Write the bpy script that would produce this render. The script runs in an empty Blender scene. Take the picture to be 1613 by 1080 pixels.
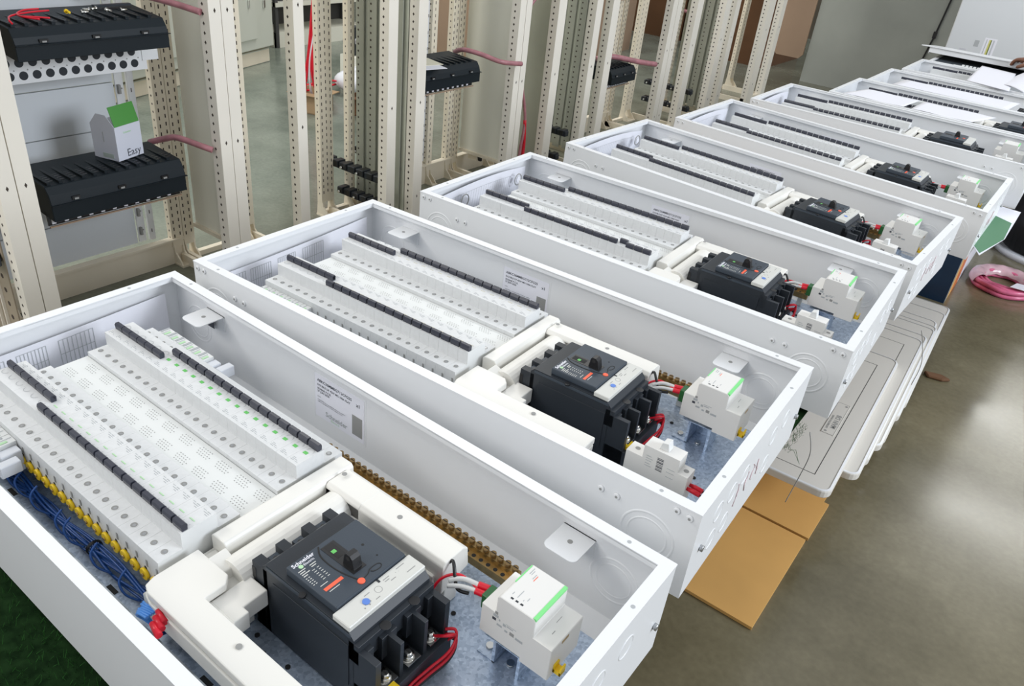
import bpy, bmesh, math, random
from mathutils import Vector, Matrix, Quaternion
random.seed(7)
PI = math.pi
scene = bpy.context.scene
COL = scene.collection

# ------------------------------------------------------------------ camera
cam_data = bpy.data.cameras.new('camera')
cam = bpy.data.objects.new('camera', cam_data)
COL.objects.link(cam)
cam_data.sensor_width = 36.0
cam_data.sensor_fit = 'HORIZONTAL'
cam_data.lens = 1236.59 / 1613 * 36
cam_data.clip_start = 0.02
cam_data.clip_end = 60
RX = Vector((0.79464506, 0.59893123, 0.09909899))     # right, written as world x y z
RY = Vector((0.37899568, -0.36192038, -0.85169003))   # down
RZ = Vector((-0.47423782, 0.71434937, -0.51459059))   # forward
CP = Vector((0.88490511, -0.37896178, 0.66781906))
cam.matrix_world = Matrix(((RX.x, -RY.x, -RZ.x, CP.x), (RX.y, -RY.y, -RZ.y, CP.y), (RX.z, -RY.z, -RZ.z, CP.z), (0, 0, 0, 1)))
scene.camera = cam

# ------------------------------------------------------------------ world, lights, exposure
w = bpy.data.worlds.new('world')
scene.world = w
w.use_nodes = True
w.node_tree.nodes['Background'].inputs[0].default_value = (0.90, 0.94, 1.0, 1)
w.node_tree.nodes['Background'].inputs[1].default_value = 0.64
scene.view_settings.view_transform = 'Standard'
scene.view_settings.look = 'None'
scene.view_settings.gamma = 1.0
scene.view_settings.exposure = 0.06

def area(name, loc, target, sx, sy, power, color):
    d = bpy.data.lights.new(name, 'AREA')
    d.shape = 'RECTANGLE'; d.size = sx; d.size_y = sy; d.energy = power; d.color = color
    o = bpy.data.objects.new(name, d); COL.objects.link(o)
    o.location = loc
    o.rotation_euler = (Vector(target) - Vector(loc)).to_track_quat('-Z', 'Y').to_euler()
    return o
area('fill_front', (-1.5, -3.0, 2.5), (-1.5, 1.6, -0.2), 3.0, 1.6, 62, (1.0, 0.98, 0.95))  # added fill light, lifts the camera-facing sides and inner rack panels
area('window_daylight', (5.4, 2.6, 2.1), (0.0, 1.2, -0.2), 2.2, 1.8, 245, (0.86, 0.92, 1.0))
area('ceiling_tubes_near', (0.2, 1.0, 3.6), (0.0, 1.0, 0.0), 1.6, 5.0, 8, (1.0, 0.98, 0.94))
area('ceiling_tube_row_a', (2.0, 10.4, 3.2), (2.0, 10.4, 0.0), 1.8, 0.22, 62, (1.0, 1.0, 0.95))
area('ceiling_tube_row_b', (1.85, 8.0, 3.2), (1.85, 8.0, 0.0), 1.5, 0.22, 36, (1.0, 1.0, 0.95))
area('fill_racks', (-3.6, -0.8, 3.1), (-2.2, 2.4, -0.3), 1.6, 1.2, 80, (1.0, 0.98, 0.92))  # added fill light that brightens the cabinet frames
area('ceiling_tubes_rear', (-3.2, 4.6, 3.4), (-3.0, 4.6, 0.0), 1.2, 3.0, 90, (1.0, 0.98, 0.92))

# ------------------------------------------------------------------ materials
MATS = {}
def mat(name, col, rough=0.5, metal=0.0, bump=0.0, bscale=60.0, var=0.0, vscale=8.0, emit=None, coat=0.0, spec=None):
    if name in MATS: return MATS[name]
    m = bpy.data.materials.new(name); m.use_nodes = True
    nt = m.node_tree; b = nt.nodes['Principled BSDF']
    b.inputs['Base Color'].default_value = (*col, 1)
    b.inputs['Roughness'].default_value = rough
    b.inputs['Metallic'].default_value = metal
    if spec is not None: b.inputs['Specular IOR Level'].default_value = spec
    if coat: b.inputs['Coat Weight'].default_value = coat
    tc = None
    if bump or var:
        tc = nt.nodes.new('ShaderNodeTexCoord')
    if var:
        n = nt.nodes.new('ShaderNodeTexNoise'); n.inputs['Scale'].default_value = vscale; n.inputs['Detail'].default_value = 6
        nt.links.new(tc.outputs['Object'], n.inputs['Vector'])
        r = nt.nodes.new('ShaderNodeValToRGB')
        r.color_ramp.elements[0].position = 0.3; r.color_ramp.elements[1].position = 0.7
        r.color_ramp.elements[0].color = (*[max(0, c * (1 - var)) for c in col], 1)
        r.color_ramp.elements[1].color = (*[min(1, c * (1 + var)) for c in col], 1)
        nt.links.new(n.outputs['Fac'], r.inputs['Fac']); nt.links.new(r.outputs['Color'], b.inputs['Base Color'])
    if bump:
        n = nt.nodes.new('ShaderNodeTexNoise'); n.inputs['Scale'].default_value = bscale; n.inputs['Detail'].default_value = 4
        nt.links.new(tc.outputs['Object'], n.inputs['Vector'])
        bp = nt.nodes.new('ShaderNodeBump'); bp.inputs['Strength'].default_value = bump; bp.inputs['Distance'].default_value = 0.002
        nt.links.new(n.outputs['Fac'], bp.inputs['Height']); nt.links.new(bp.outputs['Normal'], b.inputs['Normal'])
    if emit:
        b.inputs['Emission Color'].default_value = (*emit, 1); b.inputs['Emission Strength'].default_value = 1
    MATS[name] = m
    return m

M_ENC = mat('powder_coated_white', (0.80, 0.81, 0.82), 0.33, bump=0.08, bscale=900)
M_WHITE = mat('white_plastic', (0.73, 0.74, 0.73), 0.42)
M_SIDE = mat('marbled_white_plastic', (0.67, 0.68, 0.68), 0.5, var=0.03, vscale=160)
M_COVER = mat('busbar_cover_plastic', (0.72, 0.735, 0.72), 0.45)
M_CREAM = mat('cream_moulding', (0.79, 0.775, 0.725), 0.38)
M_RELAY = mat('relay_white_plastic', (0.75, 0.74, 0.71), 0.4)
M_TOG = mat('toggle_black', (0.035, 0.038, 0.055), 0.35)
M_DARK = mat('dark_hole', (0.02, 0.02, 0.02), 0.8)
M_SLOT = mat('grey_slot', (0.30, 0.30, 0.29), 0.8)
M_PRINT = mat('grey_print', (0.42, 0.44, 0.45), 0.7)
M_INK = mat('black_print', (0.05, 0.055, 0.07), 0.7)
M_GREEN = mat('green_mark', (0.13, 0.52, 0.12), 0.45)
M_LGREEN = mat('light_green_band', (0.22, 0.72, 0.25), 0.4)
M_PGREEN = mat('pale_green_mark', (0.45, 0.70, 0.42), 0.5)
M_ZINC = None
M_BREAK = mat('breaker_grey', (0.024, 0.029, 0.036), 0.42, bump=0.05, bscale=700, spec=.35)
M_BREAK2 = mat('breaker_cover_grey', (0.045, 0.058, 0.075), 0.42, bump=0.05, bscale=700, spec=.35)
M_BLACK = mat('black_plastic', (0.012, 0.012, 0.013), 0.35)
M_BSHELF = mat('black_busbar_cover', (0.008, 0.013, 0.017), 0.5, bump=0.1, bscale=300, spec=.25)
M_STEEL = mat('bright_steel', (0.75, 0.74, 0.70), 0.2, 1.0)
M_GSTEEL = mat('grey_steel', (0.45, 0.46, 0.47), 0.35, 0.9)
M_BRASS = mat('brass', (0.46, 0.32, 0.14), 0.35, 0.9, var=0.2, vscale=90)
M_BRASSD = mat('dull_brass_screw', (0.36, 0.24, 0.11), 0.4, 0.9)
M_RED = mat('red_insulation', (0.72, 0.01, 0.03), 0.35)
M_BLUE = mat('blue_insulation', (0.01, 0.075, 0.30), 0.4)
M_YEL = mat('yellow_sleeve', (0.92, 0.62, 0.01), 0.45)
M_ORANGE = mat('orange_red_print', (0.85, 0.13, 0.06), 0.45)
M_STICK = mat('label_paper', (0.84, 0.84, 0.90), 0.35)
M_STRIP = mat('light_grey_trip_unit', (0.62, 0.62, 0.58), 0.4)
M_CLEAR = mat('frosted_plastic', (0.74, 0.76, 0.80), 0.25)
M_PAPER = mat('paper', (0.76, 0.76, 0.81), 0.7)
M_RACK = mat('beige_frame_paint', (0.84, 0.76, 0.61), 0.42, var=0.04, vscale=5)
M_RACKW = mat('white_frame_paint', (0.88, 0.83, 0.73), 0.4, var=0.03, vscale=4)
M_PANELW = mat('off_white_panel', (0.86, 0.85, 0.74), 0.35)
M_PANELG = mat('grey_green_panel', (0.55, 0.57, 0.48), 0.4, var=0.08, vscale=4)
M_RHOLE = mat('rack_hole_dark', (0.06, 0.045, 0.035), 0.9)
M_PINK = mat('pink_pipe', (0.42, 0.18, 0.20), 0.4, var=0.2, vscale=30)
M_CARD = mat('cardboard', (0.66, 0.37, 0.11), 0.8, var=0.06, vscale=5, bump=0.15, bscale=40)
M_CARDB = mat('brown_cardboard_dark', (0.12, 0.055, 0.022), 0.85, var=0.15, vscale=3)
M_CARDP = mat('pale_brown_cardboard', (0.42, 0.29, 0.20), 0.8, var=0.05, vscale=3)
M_DOOR = mat('warm_white_door', (0.72, 0.69, 0.63), 0.4)
M_OCHRE = mat('orange_board', (0.55, 0.27, 0.03), 0.5)
M_SKIN = mat('brown_skin', (0.20, 0.085, 0.05), 0.5, var=0.1, vscale=40)

def zinc():
    m = bpy.data.materials.new('galvanised_steel'); m.use_nodes = True
    nt = m.node_tree; b = nt.nodes['Principled BSDF']
    tc = nt.nodes.new('ShaderNodeTexCoord')
    v = nt.nodes.new('ShaderNodeTexVoronoi'); v.inputs['Scale'].default_value = 260
    nt.links.new(tc.outputs['Object'], v.inputs['Vector'])
    r = nt.nodes.new('ShaderNodeValToRGB')
    r.color_ramp.elements[0].color = (0.34, 0.43, 0.56, 1); r.color_ramp.elements[1].color = (0.68, 0.78, 0.92, 1)
    nt.links.new(v.outputs['Color'], r.inputs['Fac']); nt.links.new(r.outputs['Color'], b.inputs['Base Color'])
    b.inputs['Metallic'].default_value = 0.55; b.inputs['Roughness'].default_value = 0.36
    return m
M_ZINC = zinc()

def floor_mat():
    m = bpy.data.materials.new('polished_concrete'); m.use_nodes = True
    nt = m.node_tree; b = nt.nodes['Principled BSDF']; N = nt.nodes.new; Lk = nt.links.new
    tc = N('ShaderNodeTexCoord')
    n1 = N('ShaderNodeTexNoise'); n1.inputs['Scale'].default_value = 2.2; n1.inputs['Detail'].default_value = 9; n1.inputs['Roughness'].default_value = 0.62
    Lk(tc.outputs['Object'], n1.inputs['Vector'])
    n2 = N('ShaderNodeTexNoise'); n2.inputs['Scale'].default_value = 60; n2.inputs['Detail'].default_value = 5
    Lk(tc.outputs['Object'], n2.inputs['Vector'])
    ra = N('ShaderNodeValToRGB'); ra.color_ramp.elements[0].position = 0.3; ra.color_ramp.elements[1].position = 0.72
    ra.color_ramp.elements[0].color = (0.130, 0.112, 0.064, 1); ra.color_ramp.elements[1].color = (0.265, 0.232, 0.145, 1)
    rb = N('ShaderNodeValToRGB'); rb.color_ramp.elements[0].position = 0.3; rb.color_ramp.elements[1].position = 0.72
    rb.color_ramp.elements[0].color = (0.17, 0.20, 0.165, 1); rb.color_ramp.elements[1].color = (0.33, 0.37, 0.31, 1)
    Lk(n1.outputs['Fac'], ra.inputs['Fac']); Lk(n1.outputs['Fac'], rb.inputs['Fac'])
    sx = N('ShaderNodeSeparateXYZ'); Lk(tc.outputs['Object'], sx.inputs['Vector'])
    mr = N('ShaderNodeMapRange'); mr.inputs['From Min'].default_value = -2.3; mr.inputs['From Max'].default_value = -0.8
    Lk(sx.outputs['X'], mr.inputs['Value'])
    mx = N('ShaderNodeMix'); mx.data_type = 'RGBA'  # difference in light across the room painted into the concrete tint along x
    Lk(mr.outputs['Result'], mx.inputs[0]); Lk(rb.outputs['Color'], mx.inputs[6]); Lk(ra.outputs['Color'], mx.inputs[7])
    m2 = N('ShaderNodeMix'); m2.data_type = 'RGBA'; m2.blend_type = 'MULTIPLY'; m2.inputs[0].default_value = 0.35
    Lk(mx.outputs[2], m2.inputs[6]); Lk(n2.outputs['Fac'], m2.inputs[7])
    Lk(m2.outputs[2], b.inputs['Base Color'])
    rr = N('ShaderNodeMapRange'); rr.inputs['To Min'].default_value = 0.08; rr.inputs['To Max'].default_value = 0.30
    Lk(n1.outputs['Fac'], rr.inputs['Value']); Lk(rr.outputs['Result'], b.inputs['Roughness'])
    return m
M_FLOOR = floor_mat()
M_WALL = mat('plastered_wall', (0.36, 0.375, 0.34), 0.6, var=0.22, vscale=1.1)
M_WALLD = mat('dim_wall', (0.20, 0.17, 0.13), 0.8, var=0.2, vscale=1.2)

# ------------------------------------------------------------------ mesh helpers
class MB:
    def __init__(s): s.v = []; s.f = []; s.m = []; s.mats = []; s.sm = []
    def mi(s, m):
        if m not in s.mats: s.mats.append(m)
        return s.mats.index(m)
    def face(s, idx, m, smooth=False): s.f.append(idx); s.m.append(s.mi(m)); s.sm.append(smooth)
    def box(s, x0, y0, z0, x1, y1, z1, m, M=None):
        if x0 > x1: x0, x1 = x1, x0
        if y0 > y1: y0, y1 = y1, y0
        if z0 > z1: z0, z1 = z1, z0
        b = len(s.v)
        P = [(x0, y0, z0), (x1, y0, z0), (x1, y1, z0), (x0, y1, z0), (x0, y0, z1), (x1, y0, z1), (x1, y1, z1), (x0, y1, z1)]
        s.v += [tuple(M @ Vector(p)) for p in P] if M else P
        for q in ((0, 3, 2, 1), (4, 5, 6, 7), (0, 1, 5, 4), (1, 2, 6, 5), (2, 3, 7, 6), (3, 0, 4, 7)):
            s.face([b + i for i in q], m)
        return s
    def prism(s, poly, a, b_, m, axis='y', M=None):
        """poly in the plane across the axis; axis x: (y,z)  y: (x,z)  z: (x,y)"""
        def P(p, t):
            r = {'x': (t, p[0], p[1]), 'y': (p[0], t, p[1]), 'z': (p[0], p[1], t)}[axis]
            return tuple(M @ Vector(r)) if M else r
        n = len(poly); b = len(s.v)
        s.v += [P(p, a) for p in poly] + [P(p, b_) for p in poly]
        s.face(list(range(b, b + n))[::-1], m); s.face(list(range(b + n, b + 2 * n)), m)
        for i in range(n):
            j = (i + 1) % n
            s.face([b + i, b + j, b + n + j, b + n + i], m)
        return s
    def cyl(s, c, r, h, m, axis='z', n=14, r2=None, smooth=True, cap=None, M=None):
        r2 = r if r2 is None else r2
        b = len(s.v); V = []
        for k, (rr, t) in enumerate(((r, 0), (r2, h))):
            for i in range(n):
                a = 2 * PI * i / n; p, q = rr * math.cos(a), rr * math.sin(a)
                V.append({'z': (c[0] + p, c[1] + q, c[2] + t), 'x': (c[0] + t, c[1] + p, c[2] + q), 'y': (c[0] + q, c[1] + t, c[2] + p)}[axis])
        s.v += [tuple(M @ Vector(p)) for p in V] if M else V
        for i in range(n):
            j = (i + 1) % n
            s.face([b + i, b + j, b + n + j, b + n + i], m, smooth)
        s.face(list(range(b, b + n))[::-1], m); s.face(list(range(b + n, b + 2 * n)), cap or m)
        return s
    def ring(s, c, ro, ri, h, m, axis='z', n=40):
        b = len(s.v)
        prof = [(ro, 0), (ro - (ro - ri) * .25, h), (ri + (ro - ri) * .25, h), (ri, 0)]
        for (rr, t) in prof:
            for i in range(n):
                a = 2 * PI * i / n; p, q = rr * math.cos(a), rr * math.sin(a)
                s.v.append({'z': (c[0] + p, c[1] + q, c[2] + t), 'x': (c[0] + t, c[1] + p, c[2] + q), 'y': (c[0] + q, c[1] + t, c[2] + p)}[axis])
        for k in range(3):
            for i in range(n):
                j = (i + 1) % n
                s.face([b + k * n + i, b + k * n + j, b + (k + 1) * n + j, b + (k + 1) * n + i], m, True)
        return s
    def tube(s, path, r, m, n=8):
        path = [Vector(p) for p in path]; b = len(s.v); up = Vector((0, 0, 1))
        for i, p in enumerate(path):
            t = (path[min(i + 1, len(path) - 1)] - path[max(i - 1, 0)]).normalized()
            u = t.cross(up) if abs(t.dot(up)) < .95 else t.cross(Vector((1, 0, 0)))
            u.normalize(); w_ = u.cross(t)
            rr = r[i] if isinstance(r, (list, tuple)) else r
            for k in range(n):
                a = 2 * PI * k / n
                s.v.append(tuple(p + u * rr * math.cos(a) + w_ * rr * math.sin(a)))
        for i in range(len(path) - 1):
            for k in range(n):
                j = (k + 1) % n
                s.face([b + i * n + k, b + i * n + j, b + (i + 1) * n + j, b + (i + 1) * n + k], m, True)
        s.face(list(range(b, b + n))[::-1], m); s.face([b + (len(path) - 1) * n + k for k in range(n)], m)
        return s
    def quad(s, a, b_, c, d, m):
        b = len(s.v); s.v += [tuple(a), tuple(b_), tuple(c), tuple(d)]; s.face([b, b + 1, b + 2, b + 3], m); return s
    def grid(s, fn, nu, nv, m, smooth=True):
        b = len(s.v)
        for i in range(nu + 1):
            for j in range(nv + 1): s.v.append(tuple(fn(i / nu, j / nv)))
        for i in range(nu):
            for j in range(nv):
                s.face([b + i * (nv + 1) + j, b + (i + 1) * (nv + 1) + j, b + (i + 1) * (nv + 1) + j + 1, b + i * (nv + 1) + j + 1], m, smooth)
        return s
    def mesh(s, name, bevel=0.0, seg=1, fix=False):
        me = bpy.data.meshes.new(name)
        me.from_pydata(s.v, [], s.f)
        for m in s.mats: me.materials.append(m)
        me.polygons.foreach_set('material_index', s.m)
        me.polygons.foreach_set('use_smooth', s.sm)
        if bevel or fix:
            bm = bmesh.new(); bm.from_mesh(me)
            bmesh.ops.recalc_face_normals(bm, faces=bm.faces)
            if bevel:
                ed = [e for e in bm.edges if len(e.link_faces) == 2 and e.calc_face_angle(0) > 0.6]
                bmesh.ops.bevel(bm, geom=ed, offset=bevel, segments=seg, affect='EDGES', clamp_overlap=True, profile=0.5)
            bm.to_mesh(me); bm.free()
        me.update()
        return me

def spline(pts, n=8):
    """Catmull-Rom through the points"""
    P = [Vector(p) for p in pts]; P = [P[0]] + P + [P[-1]]; out = []
    for i in range(1, len(P) - 2):
        for k in range(n):
            t = k / n; a, b, c, d = P[i - 1], P[i], P[i + 1], P[i + 2]
            out.append(0.5 * ((2 * b) + (c - a) * t + (2 * a - 5 * b + 4 * c - d) * t * t + (3 * b - a - 3 * c + d) * t ** 3))
    out.append(P[-2]); return out

def text_mesh(body, size, m, depth=0.0002, align='LEFT', bold=False, shear=0):
    cu = bpy.data.curves.new('t', 'FONT'); cu.body = body; cu.size = size; cu.align_x = align
    cu.extrude = depth; cu.resolution_u = 2; cu.shear = shear
    if bold: cu.offset = size * 0.018
    o = bpy.data.objects.new('t', cu); COL.objects.link(o)
    dg = bpy.context.evaluated_depsgraph_get(); dg.update()
    me = bpy.data.meshes.new_from_object(o.evaluated_get(dg))
    bpy.data.objects.remove(o); bpy.data.curves.remove(cu)
    me.materials.clear(); me.materials.append(m)
    for p in me.polygons: p.material_index = 0
    return me

def ob(name, me, parent=None, M=None, label=None, cat=None, group=None, kind=None):
    o = bpy.data.objects.new(name, me); COL.objects.link(o)
    if parent: o.parent = parent
    if M is not None: o.matrix_basis = M
    if label: o['label'] = label
    if cat: o['category'] = cat
    if group: o['group'] = group
    if kind: o['kind'] = kind
    return o
def T(x, y, z): return Matrix.Translation((x, y, z))
def Rz(a): return Matrix.Rotation(a, 4, 'Z')
def Ry(a): return Matrix.Rotation(a, 4, 'Y')
def Rx(a): return Matrix.Rotation(a, 4, 'X')
def frame(o, ex, ey, ez):
    return Matrix(((ex[0], ey[0], ez[0], o[0]), (ex[1], ey[1], ez[1], o[1]), (ex[2], ey[2], ez[2], o[2]), (0, 0, 0, 1)))
def wire(o, k): return o

# ------------------------------------------------------------------ the place
FZ = -0.80
def setting():
    m = MB(); m.box(-7, -4, FZ - .05, 6, 16, FZ, M_FLOOR); ob('floor', m.mesh('floor'), kind='structure')
    m = MB(); m.box(-1.46, 7.6, FZ, 0.85, 7.75, 3.2, M_WALL); ob('wall_back', m.mesh('wall_back'), kind='structure')
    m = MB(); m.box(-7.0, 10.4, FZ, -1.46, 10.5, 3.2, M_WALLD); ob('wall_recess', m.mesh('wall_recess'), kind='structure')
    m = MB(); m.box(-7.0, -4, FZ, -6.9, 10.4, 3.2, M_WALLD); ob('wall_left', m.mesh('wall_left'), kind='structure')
setting()

# ------------------------------------------------------------------ the row of enclosures
H = 0.1476; W = 0.4612; HH = 0.1476
BOX = [(-0.3014, -0.1578, -0.0066, 0.001, -0.005), (-0.3058, 0.3456, 0.0288, 0.0056, 0.0073), (-0.2866, 0.9281, 0.0326, 0.0064, -0.0022),
       (-0.2963, 1.5615, -0.0391, 0.0032, -0.0164), (-0.2382, 2.1583, -0.0157, -0.0024, -0.0248), (-0.1959, 2.7325, 0.0026, -0.0068, 0),
       (-0.0320, 3.1985, 0.0002, -0.0032, 0), (-0.0010, 3.668, 0.0030, -0.0050, 0), (0.0440, 4.140, 0.0, 0.0028, 0), (0.075, 4.615, 0.0, 0.0, 0)]
WORD = ['nearest box', 'second-nearest box', 'third-nearest box', 'fourth-nearest box', 'fifth-nearest box', 'sixth-nearest box', 'seventh-nearest box', 'eighth-nearest box', 'ninth-nearest box', 'farthest box']
ORD = ['first', 'second', 'third', 'fourth', 'fifth', 'sixth', 'seventh', 'eighth', 'ninth', 'tenth', 'eleventh', 'twelfth', 'thirteenth', 'fourteenth', 'fifteenth', 'sixteenth']
def boxM(i):
    """origin at the near left bottom corner of box i, x along it, z up (rim at HH)"""
    x, y, a, z, p = BOX[i]
    return T(x, y, z) @ Rz(a) @ Ry(-p) @ T(0, 0, -HH)
def hz(h): return HH + h

def shell_mesh():
    t = 0.0022; fl = 0.0165; m = MB()
    m.box(0, 0, 0, 1, W, t, M_ENC)
    m.box(0, 0, t, 1, t, HH, M_ENC); m.box(0, W - t, t, 1, W, HH, M_ENC)
    m.box(0, t, t, t, W - t, HH, M_ENC); m.box(1 - t, t, t, 1, W - t, HH, M_ENC)
    # folded rim, one ring
    z0, z1 = HH - 0.002, HH + 0.0004
    O = [(-.0006, -.0006), (1.0006, -.0006), (1.0006, W + .0006), (-.0006, W + .0006)]; I = [(fl, fl), (1 - fl, fl), (1 - fl, W - fl), (fl, W - fl)]
    b = len(m.v)
    for z in (z0, z1):
        for p in O + I: m.v.append((*p, z))
    for i in range(4):
        j = (i + 1) % 4
        m.face([b + 8 + i, b + 8 + j, b + 12 + j, b + 12 + i], M_ENC)
        m.face([b + i, b + 4 + i, b + 4 + j, b + j], M_ENC)
        m.face([b + i, b + j, b + 8 + j, b + 8 + i], M_ENC)
        m.face([b + 4 + i, b + 12 + i, b + 12 + j, b + 4 + j], M_ENC)
    # return lip under the rim
    for a in ((fl - .0015, fl - .0015, 1 - fl, fl), (fl - .0015, W - fl, 1 - fl, W - fl + .0015), (fl - .0015, fl, fl, W - fl), (1 - fl, fl, 1 - fl + .0015, W - fl)):
        m.box(a[0], a[1], HH - .009, a[2], a[3], HH - .0015, M_ENC)
    # corner seams on the ends and small rim holes
    for x in (.06, .94):
        for y in (.008, W - .008): m.cyl((x, y, HH + .0004), .0028, .0002, M_PRINT, n=10)
    for y in (.09, W - .09):
        for x in (.008, .992): m.cyl((x, y, HH + .0004), .0028, .0002, M_PRINT, n=10)
    return m.mesh('enclosure_shell')
SHELL = shell_mesh()
M_LIP = mat('zinc_edge', (.58, .64, .68), .35, .25)
def plate_mesh():
    m = MB(); z = hz(-.128)
    m.box(.035, .05, z - .0016, .965, .405, z, M_ZINC)
    m.box(.035, .046, z - .0016, .965, .0485, hz(-.088), M_LIP)
    m.box(.035, .034, hz(-.0895), .965, .0485, hz(-.088), M_LIP); m.box(.035, .034, hz(-.094), .965, .0355, hz(-.0895), M_LIP)
    for (u, v) in ((.64, .139), (.665, .128), (.70, .135), (.60, .13), (.79, .318), (.83, .33), (.83, .20), (.86, .14), (.92, .22), (.90, .38), (.95, .12)):
        m.cyl((u, v, z), .0032, .0012, M_DARK, n=10)
    for u in (.2, .45, .64):
        m.box(u, .058, z, u + .018, .068, z + .0006, M_DARK)
    return m.mesh('mounting_plate')
PLATE = plate_mesh()
def feet_mesh():
    m = MB()
    for x in (.06, .9):
        for y in (.06, .36): m.box(x, y, 0.0022, x + .02, y + .02, hz(-.1296), M_ZINC)
    return m.mesh('plate_stand')
STAND = feet_mesh()
def tab_mesh():
    m = MB(); t = .0016
    pts = []
    w_, d = .048, .052
    for k in range(7):
        a = PI + k * PI / 12; pts.append((.009 + .009 * math.cos(a), -d + .009 + .009 * math.sin(a)))
    for k in range(7):
        a = 1.5 * PI + k * PI / 12; pts.append((w_ - .009 + .009 * math.cos(a), -d + .009 + .009 * math.sin(a)))
    pts += [(w_, 0), (0, 0)]
    m.prism(pts, 0, t, M_ENC, 'z')
    m.box(0, -.0016, -.028, w_, 0, .0016, M_ENC)
    m.cyl((w_ / 2, -.024, t), .0036, .0003, M_SLOT, n=14)
    return m.mesh('bracket_tab', fix=True)
TAB = tab_mesh()
def rivet_mesh(ax):
    m = MB(); m.cyl((0, 0, 0), .0052, .0016, M_ENC, axis=ax, n=14, r2=.0042); m.cyl((0, 0, 0), .0024, .0021, M_GSTEEL, axis=ax, n=8)
    return m.mesh('rivet')
RIV = MB().cyl((0, -.0022, 0), .0042, .0022, M_ENC, axis='y', n=14, r2=.0055).cyl((0, -.0027, 0), .0020, .001, M_SLOT, axis='y', n=8).mesh('rivet', fix=True)
def knock(axis, sgn, r):
    m = MB(); m.ring((0, 0, 0), r, r - .004, .0007 * sgn, M_ENC, axis); m.ring((0, 0, 0), r * .74, r * .74 - .003, .0006 * sgn, M_ENC, axis)
    return m.mesh('knockout')
KN_Y = knock('y', -1, .040); KN_X = MB().ring((0, 0, 0), .0165, .0140, .0007, M_ENC, 'x', 24).mesh('knockout')
KN_IN = knock('y', -1, .036)

T_BIG = text_mesh('ABKC36MMBG712CFG25', .0072, M_INK, 0, bold=True)
T_L2 = text_mesh('DOUBLE DF 42W MG 100A FLAT', .0052, M_INK, 0, bold=True)
T_L3 = text_mesh('ISOBAR P.C.B.\n27 JUN 2020', .0052, M_INK, 0, bold=True)
T_X1 = text_mesh('x1', .009, M_INK, 0, bold=True)
T_LS = text_mesh('A 5%\n\nCAUTION: to be assembled indoors by qualified\nstaff for distribution of mains supply current', .0032, M_INK, 0)
T_SCH = text_mesh('Schneider', .0125, M_PRINT, 0, bold=True)
T_ELE = text_mesh('Electric', .0066, M_PGREEN, 0)

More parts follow.
